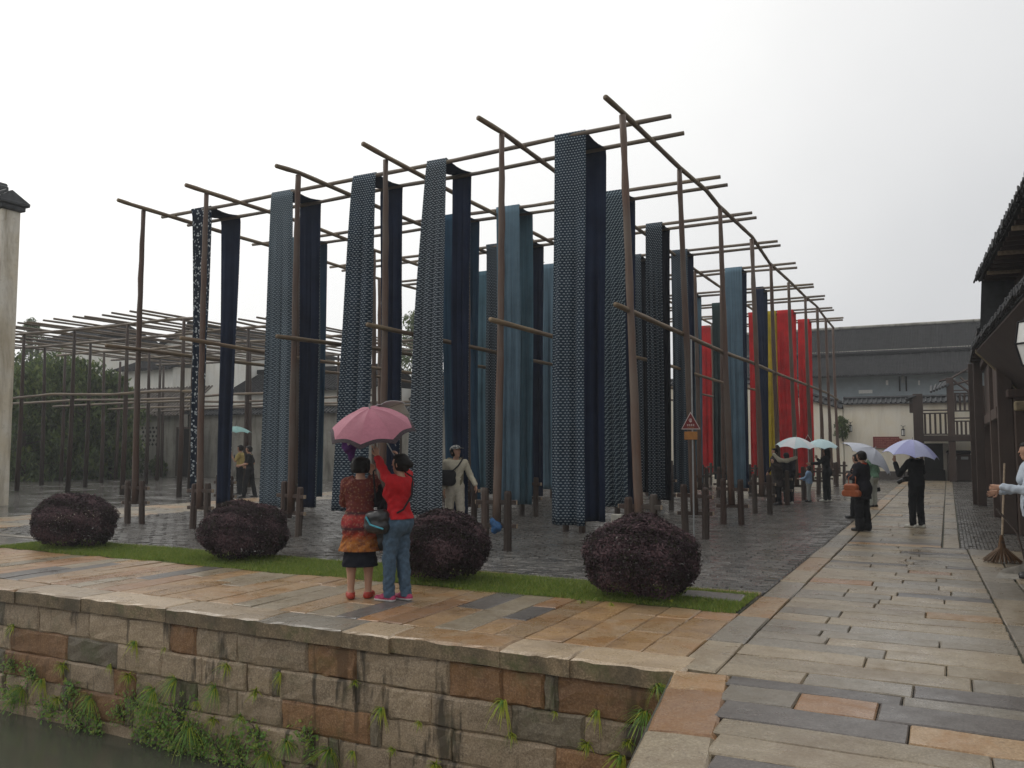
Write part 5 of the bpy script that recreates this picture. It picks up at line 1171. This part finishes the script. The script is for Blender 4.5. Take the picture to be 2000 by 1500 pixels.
strap(t, [(-.15, -.02, .93), (-.12, -.15, 1.0), (.02, -.17, 1.15), (.14, -.10, 1.34), (.15, .02, 1.40), (.05, .15, 1.2), (-.12, .17, .98)], .012)
M['cyan'] = plain('cyan_trim', (.05, .30, .38), .4, .4, .3, 25, 0); b = MB(); b.tube([(-.28, .0, .80), (-.29, .16, .84), (-.285, .22, .92)], .010, 6); b.build('trim', M['cyan'], t)
M['pink'] = fab('umbrella_pink', (.36, .135, .175), .08, .6); M['pink2'] = fab('umbrella_pink_b', (.32, .12, .155), .08, .6); M['dotedge'] = cloth_mat('umbrella_edge', (.02, .015, .018), (.6, .45, .5), 'scale', .9, .03, .03)
M['pinkedge'] = plain('umbrella_edge_dark', (.03, .018, .022), .7, .3, .6, 60, 0)
hL = l2w(W2, J2['AR']['L'][2] + Vector((.0, .035, .05))); tipw = Vector(aty(722, 798, hL.y - .20)); ax = tipw - hL; tocam = Vector((-_F[0], -_F[1], 0)).normalized()
def held_umbrella(label, hand, tip, tilt, rad, rise, mats, **k):
    """shaft runs from the hand to the crown, canopy tilted by setting the axis from both"""
    return umbrella(label, tip, (tip - hand), rad, rise, mats, (tip - hand).length, **k)
held_umbrella('pink umbrella with dark dotted rim held over the woman in the patterned tunic', hL, tipw, 0, .485, .27, [M['pink'], M['pink2']], edge=M['pinkedge'], twist=.35)
M['uwhite'] = fab('umbrella_white', (.62, .63, .64), .05, .6)
hR = l2w(W2, J2['AR']['R'][2] + Vector((0, .03, .05))); tip2 = Vector(aty(726, 815, hR.y + .05))
held_umbrella('white umbrella almost hidden behind the pink one', hR, tip2, 0, .43, .13, [M['uwhite']], twist=.1)
M['purple'] = fab('purple', (.07, .018, .11), .3, .55); p = Vector(aty(676, 868, 7.92))
me = SDF([((0, 0, .14), (.04, .02, -.02), .05, .07, .04, .6), ((.03, .02, 0), (.06, .03, -.16), .07, .035, .04, .6), ((-.04, 0, .06), (-.10, .01, .03), .04, .012, .03, .6)], .009, fold=.008, seed=3).mesh('folded_umbrella', M['purple'])
place('folded_umbrella', me, None, p, (0, 0, V1), label='crumpled purple folded umbrella hanging beneath the pink umbrella', cat='umbrella')

# --- man in the cap
M['cream'] = fab('cream_cloth', (.48, .44, .34), .12); M['vest'] = fab('beige_vest', (.20, .175, .115), .15); M['creamtr'] = fab('cream_trousers', (.44, .40, .32), .15); M['capm'] = cloth_mat('camouflage', (.35, .35, .33), (.08, .09, .08), 'floral', .8); M['brownshoe'] = plain('brown_shoe', (.06, .035, .02), .5, .4, .2, 20, 0)
capm = NT('camouflage_cap'); M['capm'] = capm.set(capm.ramp(capm.noise(capm.objc(), 30, 3), [(.42, (.07, .075, .075)), (.5, (.24, .24, .23)), (.58, (.45, .45, .42))]), .8, .2)
pm_ = aty(888, 930, 13.85); V3 = YAW + math.atan(114 / FPX) + math.pi
W3, J3 = person('man in patterned cap, beige vest and cream trousers walking between the cloths', (pm_[0], 13.85, 0), V3 + .35, 1.68, dict(L=((-.30, .02, 1.10), (-.36, .14, .92), (-.1, .3, -1), (1, 0, 0), .5), R=rest(1, .02)),
    dict(L=((-.09, .10), 0), R=((.09, -.10), 0)), (.3, -.35), .08, 'short', M['cream'], ('pants', M['creamtr']), M['brownshoe'], False, .011, loose=.022)
me = SDF([((0, 0, .96), (0, 0, 1.12), .165, .158, .05, .78), ((0, 0, 1.12), (0, .01, 1.28), .158, .170, .05, .78), ((-.1, 0, 1.35), (.1, 0, 1.35), .1, .1, .05, .9)], .011, cuts=[lambda X, Y, Z: .92 - Z, lambda X, Y, Z: np.where((Y > 0) & (np.abs(X) < .06), .1, -1.), lambda X, Y, Z: np.where(np.hypot(X, Y) < .09, Z - 1.40, -1.)], fold=.004).mesh('vest', M['vest']); place('vest', me, W3)
Hh = J3['Hh']; b = MB(); n_ = 14; vs = []
for i in range(5):
    f = i / 4; 
    for k in range(n_): a = 2 * math.pi * k / n_; vs.append(Hh(.104 * math.cos(a) * math.cos(f * 1.5), -.008 + .116 * math.sin(a) * math.cos(f * 1.5), .05 + .085 * math.sin(f * 1.5)))
b.add(vs, [(i * n_ + k, i * n_ + (k + 1) % n_, (i + 1) * n_ + (k + 1) % n_, (i + 1) * n_ + k) for i in range(4) for k in range(n_)])
br = [Hh(.095 * math.sin(a), .085 + .0 + .02 * math.cos(a), .055) for a in [i * .5 - 1.25 for i in range(6)]] + [Hh(.10 * math.sin(a), .10 + .085 * math.cos(a), .035) for a in [i * .5 - 1.25 for i in range(6)]]
b.add(br, [(i, i + 1, i + 7, i + 6) for i in range(5)]); o = b.build('cap', M['capm'], W3, True); o.modifiers.new('thick', 'SOLIDIFY').thickness = .006
t = empty('shoulder_bag', W3.location, W3.rotation_euler.z, label='black bag on a strap across the chest of the man in the cap', cat='bag')
me = SDF([((.12, .16, 1.02), (.26, .12, 1.02), .09, .09, .03, .6), ((.12, .16, 1.14), (.26, .12, 1.14), .09, .09, .03, .6)], .012).mesh('bag', M['black']); place('bag', me, t); strap(t, [(.12, .19, 1.2), (.0, .19, 1.3), (-.13, .10, 1.44), (-.15, 0, 1.46)], .014)

# --- two men and a teal umbrella on the left
M['yellowstripe'] = fab('yellow_shirt', (.42, .33, .12), .4); M['tee'] = fab('black_tee', (.012, .013, .014)); M['darktr'] = fab('dark_trousers', (.014, .015, .017)); M['blackshoe'] = plain('black_shoe', (.012, .012, .012), .4, .5, .2, 20, 0); M['uteal'] = fab('umbrella_teal', (.20, .36, .34), .08, .6)
V4 = YAW + math.atan(515 / FPX)
W4, J4 = person('man in black shirt with yellow collar walking past the navy cloth', (*g(487, 972)[:2], 0), V4 + 1.35, 1.66, dict(L=((-.24, .05, 1.08), (-.2, .26, 1.02), (0, 1, 0), (1, 0, 0), .6), R=((.24, -.06, 1.08), (.22, .12, .98), (0, 1, -.2), (-1, 0, 0), .5)), dict(L=((-.09, .16), 0), R=((.09, -.16), 0)), (0, -.1), .06, 'short', M['tee'], ('pants', M['darktr']), M['blackshoe'], False, .013, sleeve=.4)
b = MB(); b.tube([J4['T'](.075 * math.cos(a), -.01 + .075 * math.sin(a), 1.375 + .012 * math.sin(a)) for a in [i * .45 for i in range(15)]], .014, 5); b.build('collar', M['yellowstripe'], W4)
p5 = g(468, 966); W5, J5 = person('man in yellow striped shirt half hidden by the navy cloth', p5, V4 + 1.3, 1.68, dict(L=((-.24, .1, 1.12), (-.16, .24, 1.28), (0, .2, 1), (0, -1, 0), .9), R=rest(1)), None, (0, 0), 0, 'short', M['yellowstripe'], ('pants', M['darktr']), M['blackshoe'], False, .014, sleeve=.4)
hw_ = l2w(W5, J5['AR']['L'][2] + Vector((0, .02, .06))); tp_ = Vector(aty(462, 833, hw_.y)); a_ = tp_ - hw_; umbrella('pale teal umbrella carried behind the navy cloth', tp_, (a_.x * .3, a_.y * .3, a_.z), .52, .2, [M['uteal']], a_.length)

# --- woman with the orange handbag and her umbrella
M['darkjacket'] = fab('dark_jacket', (.014, .013, .018)); M['orangebag'] = plain('tan_leather', (.30, .075, .022), .45, .4, .2, 15, 0); M['ulilac'] = fab('umbrella_lilac', (.42, .44, .62), .06, .6); M['ulilac2'] = fab('umbrella_lilac_b', (.33, .34, .56), .06, .6); M['ugrey'] = fab('umbrella_grey', (.46, .48, .54), .06, .6); M['redscarf'] = fab('red_scarf', (.38, .04, .02))
V7 = YAW - math.atan(685 / FPX)
W7, J7 = person('woman in dark jacket and wide trousers with an orange handbag', (*g(1687, 1037)[:2], 0), V7 + 1.05, 1.57, dict(L=((-.24, .04, 1.08), (-.12, .24, 1.12), (.4, .6, .3), (1, 0, 0), .8), R=((.25, .02, 1.08), (.14, .22, 1.16), (-.2, .3, 1), (-1, 0, 0), .9)), dict(L=((-.09, .03), .1), R=((.09, -.03), -.1)), (.1, .12), 0, 'short', M['darkjacket'], ('wide', M['darktr']), M['blackshoe'], True, .012, top_len=.66, top_flare=.035, loose=.032, fold=.006)
b = MB(); b.tube([J7['T'](.07 * math.cos(a), -.01 + .075 * math.sin(a), 1.385) for a in [i * .45 for i in range(15)]], .020, 6); b.build('collar', M['redscarf'], W7)
t = empty('handbag', W7.location, W7.rotation_euler.z, label='orange tan leather handbag on the arm of the woman in the dark jacket', cat='bag')
me = SDF([((-.30, -.02, .86), (-.30, .14, .86), .075, .075, .02, 1), ((-.30, -.06, .74), (-.30, .18, .74), .08, .08, .02, 1)], .011, cuts=[lambda X, Y, Z: .68 - Z, lambda X, Y, Z: np.abs(X + .30) - .06]).mesh('bag', M['orangebag']); place('bag', me, t); strap(t, [(-.30, -.02, .9), (-.27, -.02, 1.05), (-.22, .06, 1.12), (-.27, .13, 1.05), (-.30, .12, .9)], .010, 'orangebag')
hw_ = l2w(W7, J7['AR']['R'][2] + Vector((0, .02, .07))); tp_ = Vector(aty(1688, 872, hw_.y + .35)); a_ = tp_ - hw_
rt = Vector(tuple(_R)); umbrella('grey white umbrella tilted behind the woman with the orange handbag', Vector(aty(1708, 876, W7.location.y + .55)), Vector((0, 0, .75)) + rt * .62 - Vector((0, .25, 0)), .56, .27, [M['ugrey']], .62, twist=.3)
M['greentop'] = fab('green_top', (.13, .24, .16), .3); M['palepants'] = fab('pale_trousers', (.36, .38, .34), .15)
W8, J8 = person('person in green top and pale trousers behind the woman with the orange handbag', (*g(1706, 990)[:2], 0), V7 + 1.0, 1.52, dict(L=rest(-1), R=rest(1)), None, (0, 0), 0, 'long', M['greentop'], ('pants', M['palepants']), M['blackshoe'], True, .015)
p8 = W8.location; t = empty('carrier_bag', p8, W8.rotation_euler.z, label='white and dark carrier bag held by the person in the green top', cat='bag'); me = SDF([((.30, .06, .74), (.32, .06, .45), .05, .09, .03, .7)], .012, cuts=[lambda X, Y, Z: .40 - Z], fold=.004).mesh('bag', [M['white'], M['darktr']], lambda c: (c[:, 2] < .52).astype(int)); place('bag', me, t); strap(t, [(.27, .06, .78), (.26, .08, .83), (.31, .06, .78)], .006, 'white')
W9, J9 = person('person in dark clothes stepping forward, hidden behind the woman with the orange handbag', (*g(1676, 1012)[:2], 0), V7 + 1.45, 1.48, dict(L=rest(-1, -.03), R=rest(1, -.03)), dict(L=((-.08, .12), 0), R=((.08, -.14), 0)), (0, 0), 0, 'short', M['darkjacket'], ('pants', M['darktr']), M['blackshoe'], True, .015)

# --- photographer under the lilac umbrella
M['blacksweater'] = fab('black_sweater', (.014, .015, .017)); M['whiteshoe'] = plain('white_shoe', (.55, .54, .48), .55, .3, .15, 20, 0)
V10 = YAW - math.atan(795 / FPX)
W10, J10 = person('photographer in black sweater and trousers raising one hand under a lilac umbrella', (*g(1793, 1031)[:2], 0), V10 + .95, 1.66, dict(L=((-.30, .17, 1.08), (-.25, .30, 1.32), (-.05, .05, 1), (1, -.2, 0), .15), R=((.27, .05, 1.12), (.12, .2, 1.25), (-.1, .2, 1), (-1, 0, 0), .95)), dict(L=((-.085, .05), .05), R=((.085, -.03), -.1)), (.1, -.25), .05, 'short', M['blacksweater'], ('pants', M['darktr']), M['whiteshoe'], False, .012, top_len=.84, loose=.026)
t = empty('hanging_camera', W10.location, W10.rotation_euler.z, label='black camera with lens hanging from the neck of the photographer', cat='camera'); b = MB(); b.cbox(-.08, .08, .20, .27, .93, 1.04, .012); b.build('camera_body', M['blackleather'], t); b = MB(); b.tube([(0, .27, .97), (0, .34, .95), (0, .42, .91)], [.045, .045, .05], 12); b.build('lens', M['blackleather'], t); strap(t, [(-.07, .22, 1.03), (-.10, .20, 1.25), (-.08, .06, 1.44), (.0, -.06, 1.45), (.08, .06, 1.44), (.10, .20, 1.25), (.07, .22, 1.03)], .008)
hw_ = l2w(W10, J10['AR']['R'][2] + Vector((0, .02, .07)))
umbrella('lilac umbrella held over the photographer', Vector(aty(1782, 859, W10.location.y + .05)), Vector((0, 0, 1)) + rt * .16 - Vector((0, .12, 0)), .54, .33, [M['ulilac'], M['ulilac2']], .62, twist=.2)

# --- group by the far posts
M['upale'] = fab('umbrella_pale', (.50, .60, .62), .05, .6); M['upale2'] = fab('umbrella_pale_b', (.44, .58, .60), .05, .6); M['childblue'] = fab('child_blue', (.20, .29, .42), .2); M['childtr'] = fab('child_grey', (.30, .31, .29), .15); M['plaid'] = cloth_mat('brown_plaid', (.035, .027, .024), (.075, .055, .045), 'weave', .7, .06, .06)
M['plaid'] = fab('brown_coat', (.035, .027, .024), .5)
W11, J11 = person('long-haired woman in black with white shoes reaching out beside the last posts', (*g(1616, 980)[:2], 0), V7 + 1.5, 1.62, dict(L=((-.2, .2, 1.16), (-.13, .42, 1.15), (0, 1, 0), (1, 0, 0), .3), R=((.22, .1, 1.15), (.12, .28, 1.28), (0, .2, 1), (-1, 0, 0), .9)), dict(L=((-.08, .04), 0), R=((.08, -.04), 0)), (0, 0), 0, 'long', M['blacksweater'], ('pants', M['darktr']), M['whiteshoe'], True, .013)
hw_ = l2w(W11, J11['AR']['R'][2] + Vector((0, .02, .07))); umbrella('pale aqua umbrella above the long-haired woman in black', Vector(aty(1604, 858, W11.location.y - .1)), (.05, -.10, 1), .50, .24, [M['upale2']], .55, twist=.3)
W12, J12 = person('small child in light blue jacket and grey trousers among the posts', (*g(1581, 980)[:2], 0), V7 + 1.45, 1.05, dict(L=((-.22, .16, 1.08), (-.18, .36, 1.06), (0, 1, .1), (1, 0, 0), .4), R=((.22, .12, 1.06), (.2, .3, 1.0), (0, 1, 0), (-1, 0, 0), .4)), None, (0, 0), 0, 'short', M['childblue'], ('pants', M['childtr']), M['darktr'], False, .011, child=True, top_len=.84, loose=.032)
W13, J13 = person('person in brown checked coat standing behind a pole under a pale umbrella', (*g(1520, 986)[:2], 0), V7 + 2.1, 1.60, dict(L=((-.26, .05, 1.10), (-.2, .22, 1.2), (0, .2, 1), (1, 0, 0), .9), R=((.28, .02, 1.10), (.26, .16, .95), (0, .5, -1), (-1, 0, 0), .4)), None, (0, -.2), .1, 'short', M['plaid'], ('pants', M['darktr']), M['blackshoe'], False, .014, top_len=.52, top_flare=.05, loose=.05)
umbrella('pale blue white umbrella over the person in the checked coat', Vector(aty(1555, 854, W13.location.y - .1)), (.08, -.10, 1), .56, .27, [M['upale'], M['uwhite']], .62, twist=.1)
me = SDF([((-.36, 0, .10), (-.22, 0, -.05), .05, .055, .04, .7), ((-.22, 0, -.05), (-.02, 0, -.07), .055, .05, .04, .7), ((-.02, 0, -.07), (.22, 0, .02), .05, .05, .04, .7)], .012, fold=.004).mesh('white_towel', M['cream']); p = aty(1538, 895, W13.location.y - .22)
place('white_towel', me, None, p, (0, 0, V7), label='cream towel draped round the shoulder of the person in the checked coat', cat='towel')
W14, J14 = person('person in navy jacket bending behind the checked coat', (*g(1541, 984)[:2], 0), V7 + .3, 1.5, dict(L=rest(-1, -.03), R=rest(1, -.03)), None, (0, 0), .35, 'short', M['darkjacket'], ('pants', M['darktr']), M['whiteshoe'], False, .015)
p = atz(1509, 981); t = empty('carrier_bag', p, 0, label='pair of white carrier bags standing by the checked coat', cat='bag'); me = SDF([((-.08, 0, .16), (-.08, 0, .08), .07, .10, .02, .7), ((.12, 0, .18), (.12, 0, .09), .08, .11, .02, .7)], .012, cuts=[lambda X, Y, Z: .005 - Z], fold=.005).mesh('bag', M['white']); place('bag', me, t)

# --- sweeper at the right edge with broom and dustpan
M['paleblue'] = fab('pale_blue_shirt', (.42, .47, .53), .12); ps = Vector((.945, 12.75, 0))
W15, J15 = person('sweeper in pale blue shirt standing by the house posts', ps, R(88), 1.74, dict(L=((-.25, .07, 1.06), (-.17, .33, 1.10), (.3, 1, -.1), (1, .3, 0), .5), R=((.25, .10, 1.06), (.10, .36, 1.03), (-.3, 1, -.3), (-1, .3, 0), .5)), None, (.05, -.1), .03, 'short', M['paleblue'], ('pants', M['darktr']), M['blackshoe'], True, .010, top_len=.74, loose=.035, fold=.006)
bp = atz(1958, 1100); t = empty('broom', bp, 0, label='straw broom with wooden handle leaning at the house posts', cat='broom'); b = MB(); top_ = Vector(aty(1962, 905, bp[1] + .2)) - Vector(bp); b.tube([(0, 0, .22), top_ * .5 + Vector((0, 0, .1)), top_], [.016, .015, .014], 7); b.build('handle', M['pegend'], t)
M['straw'] = wood('straw', (.16, .075, .03), (.07, .038, .02), (.10, .06, .03)); b = MB(); q = random.Random(5)
for k in range(150):
    a = q.uniform(0, 6.28); rr = q.uniform(.3, 1) ** .5; b.tube([(.015 * math.cos(a), .015 * math.sin(a), .40), (.05 * rr * math.cos(a), .04 * rr * math.sin(a), .22), (.26 * rr * math.cos(a), .12 * rr * math.sin(a), .0 + q.uniform(0, .05))], [.004, .006, .004], 4)
b.build('bristles', M['straw'], t); b = MB(); b.tube([(0, 0, .27), (0, 0, .31)], .034, 8); b.build('binding', M['black'], t)
dp = atz(1975, 1128); t = empty('dustpan', dp, 0, label='long-handled metal dustpan on the paving beside the broom', cat='dustpan'); M['pan'] = plain('worn_metal', (.22, .20, .17), .5, .5, .4, 12, 0)
b = MB(); b.add([(-.18, -.12, .0), (.16, -.16, .0), (.2, .16, .03), (-.12, .2, .03)], [(0, 1, 2, 3)]); b.add([(.16, -.16, 0), (.2, .16, .03), (.2, .16, .17), (.17, -.12, .14)], [(0, 1, 2, 3)]); b.add([(-.12, .2, .03), (.2, .16, .03), (.2, .16, .17), (-.08, .2, .08)], [(0, 1, 2, 3)]); o = b.build('pan', M['pan'], t); o.modifiers.new('thick', 'SOLIDIFY').thickness = .006
b = MB(); b.tube([(.18, .1, .15), (.10, .2, .55), (-.12, .35, .85)], .014, 6); b.build('handle', M['post'], t)

M['bluerag'] = fab('blue_plastic', (.03, .09, .20), .4, .5); p = Vector((COLX[1], ROWY[0] - .20, .43))
me = SDF([((-.03, 0, .03), (.04, 0, -.06), .07, .075, .03), ((.02, -.02, -.05), (-.02, -.02, -.12), .06, .05, .03)], .01, fold=.006).mesh('blue_wrap', M['bluerag']); place('blue_wrap', me, None, p, label='blue plastic wrapped round the foot of a front pole', cat='wrap')
# ------------------------------------------------------------------ warning sign, bins, stone block
p = aty(1349, 826, 15.05); t = empty('warning_sign', (p[0], 15.05, 0), YAW - .2, label='red triangular warning sign with white border above an orange plate', cat='sign')
M['signred'] = plain('warning_red', (.16, .012, .012), .5, .4, .1, 20, 0); M['signorange'] = plain('orange_plate', (.36, .15, .03), .55, .4, .15, 15, 0); M['signwhite'] = plain('sign_white', (.62, .52, .48), .6, .3, .05, 20, 0)
zc = p[2]; b = MB(); b.tube([(.03, .035, 0), (.03, .035, 3.6)], .014, 8); b.build('pipe', M['metal'], t)
def tri(s_, y0, y1): vs = [(0, y0, zc + .20 * s_), (-.17 * s_, y0, zc - .115 * s_), (.17 * s_, y0, zc - .115 * s_)]; return vs + [(x, y1, z) for x, _, z in vs], [(0, 1, 2), (5, 4, 3), (0, 3, 4, 1), (1, 4, 5, 2), (2, 5, 3, 0)]
b = MB(); b.add(*tri(1, 0, .016)); b.build('border', M['signwhite'], t); b = MB(); b.add(*tri(.88, -.004, .012)); b.build('panel', M['signred'], t)
b = MB(); b.tube([(-.006 + .022 * math.cos(a), -.007, zc + .05 + .022 * math.sin(a)) for a in [i * .7 for i in range(10)]], .005, 5); b.tube([(-.02, -.007, zc + .02), (.012, -.007, zc + .075)], .005, 5); b.tube([(-.012, -.007, zc + .012), (.02, -.007, zc + .03)], .007, 5); b.build('symbol', M['signwhite'], t)
b = MB()
for k in range(4):
    x = -.066 + k * .034; b.box(x, x + .027, -.008, -.0045, zc - .032, zc - .027); b.box(x, x + .027, -.008, -.0045, zc - .045, zc - .041); b.box(x + .011, x + .016, -.0085, -.0045, zc - .055, zc - .020); b.box(x + .001, x + .026, -.008, -.0045, zc - .056, zc - .052)
b.build('lettering', M['signwhite'], t)
b = MB(); b.box(-.06, .06, -.008, -.0045, zc - .082, zc - .074); b.build('small_text', M['signorange'], t)
b = MB(); b.cbox(-.115, .115, 0, .014, zc - .30, zc - .155, .004); b.build('orange_plate', M['signorange'], t)
for k, u in enumerate((1862, 1884)):
    y = 45.2; x = aty(u, 900, y)[0]; t = empty('litter_bin', (x, y, 0), label=['dark litter bin beside the middle gallery post', 'dark litter bin beside the timber house'][k], cat='bin', group='litter bins under the gallery'); b = MB(); b.cbox(-.27, .27, -.25, .25, 0, 1.25, .03); b.build('casing', M['darkwood'], t); b = MB(); b.cbox(-.31, .31, -.3, .3, 1.254, 1.42, .07); b.build('lid', M['black'], t); b = MB(); b.cbox(-.15, .15, -.262, -.252, 1.0, 1.13, .004); b.build('opening', M['metal'], t)
p = aty(1220, 990, 12.2); b = MB(); b.cbox(-.30, -.13, -.05, .05, 0, .66, .012); b.build('stone_marker', M['plaster_grey'], None, loc=(p[0] + .12, 12.13, 0), label='taller pale stone slab beside the corner pole posts', cat='marker', group='stone slabs at the corner pole')
b = MB(); b.cbox(-.09, .08, -.05, .05, 0, .60, .012); b.build('stone_marker', M['plaster_grey'], None, loc=(p[0] + .12, 12.13, 0), label='shorter pale stone slab leaning between the corner pole posts', cat='marker', group='stone slabs at the corner pole')
t = empty('warning_sign', (*aty(1578, 860, 30.7)[:2], 0), V7, label='small red triangular sign on a far pole above the pale umbrellas', cat='sign'); zc = aty(1578, 860, 30.7)[2]; b = MB(); b.add(*tri(1, 0, .016)); b.build('border', M['signwhite'], t); b = MB(); b.add(*tri(.86, -.004, .012)); b.build('panel', M['signred'], t); b = MB(); b.tube([(.0, .03, 0), (.0, .03, zc + .1)], .014, 8); b.build('pipe', M['metal'], t)
# ------------------------------------------------------------------ damp air
hz = bpy.data.materials.new('damp_air'); hz.use_nodes = True; hz.node_tree.nodes.clear(); ho = hz.node_tree.nodes.new('ShaderNodeOutputMaterial'); hv = hz.node_tree.nodes.new('ShaderNodeVolumePrincipled')
hv.inputs['Color'].default_value = (.93, .95, .97, 1); hv.inputs['Density'].default_value = .0013; hv.inputs['Anisotropy'].default_value = .2; hz.node_tree.links.new(hv.outputs[0], ho.inputs['Volume'])
b = MB(); b.box(-405, 405, -65, 705, -4, 14); b.build('haze', hz, kind='stuff')
for o in bpy.data.objects:
    if '_s' in o: del o['_s']
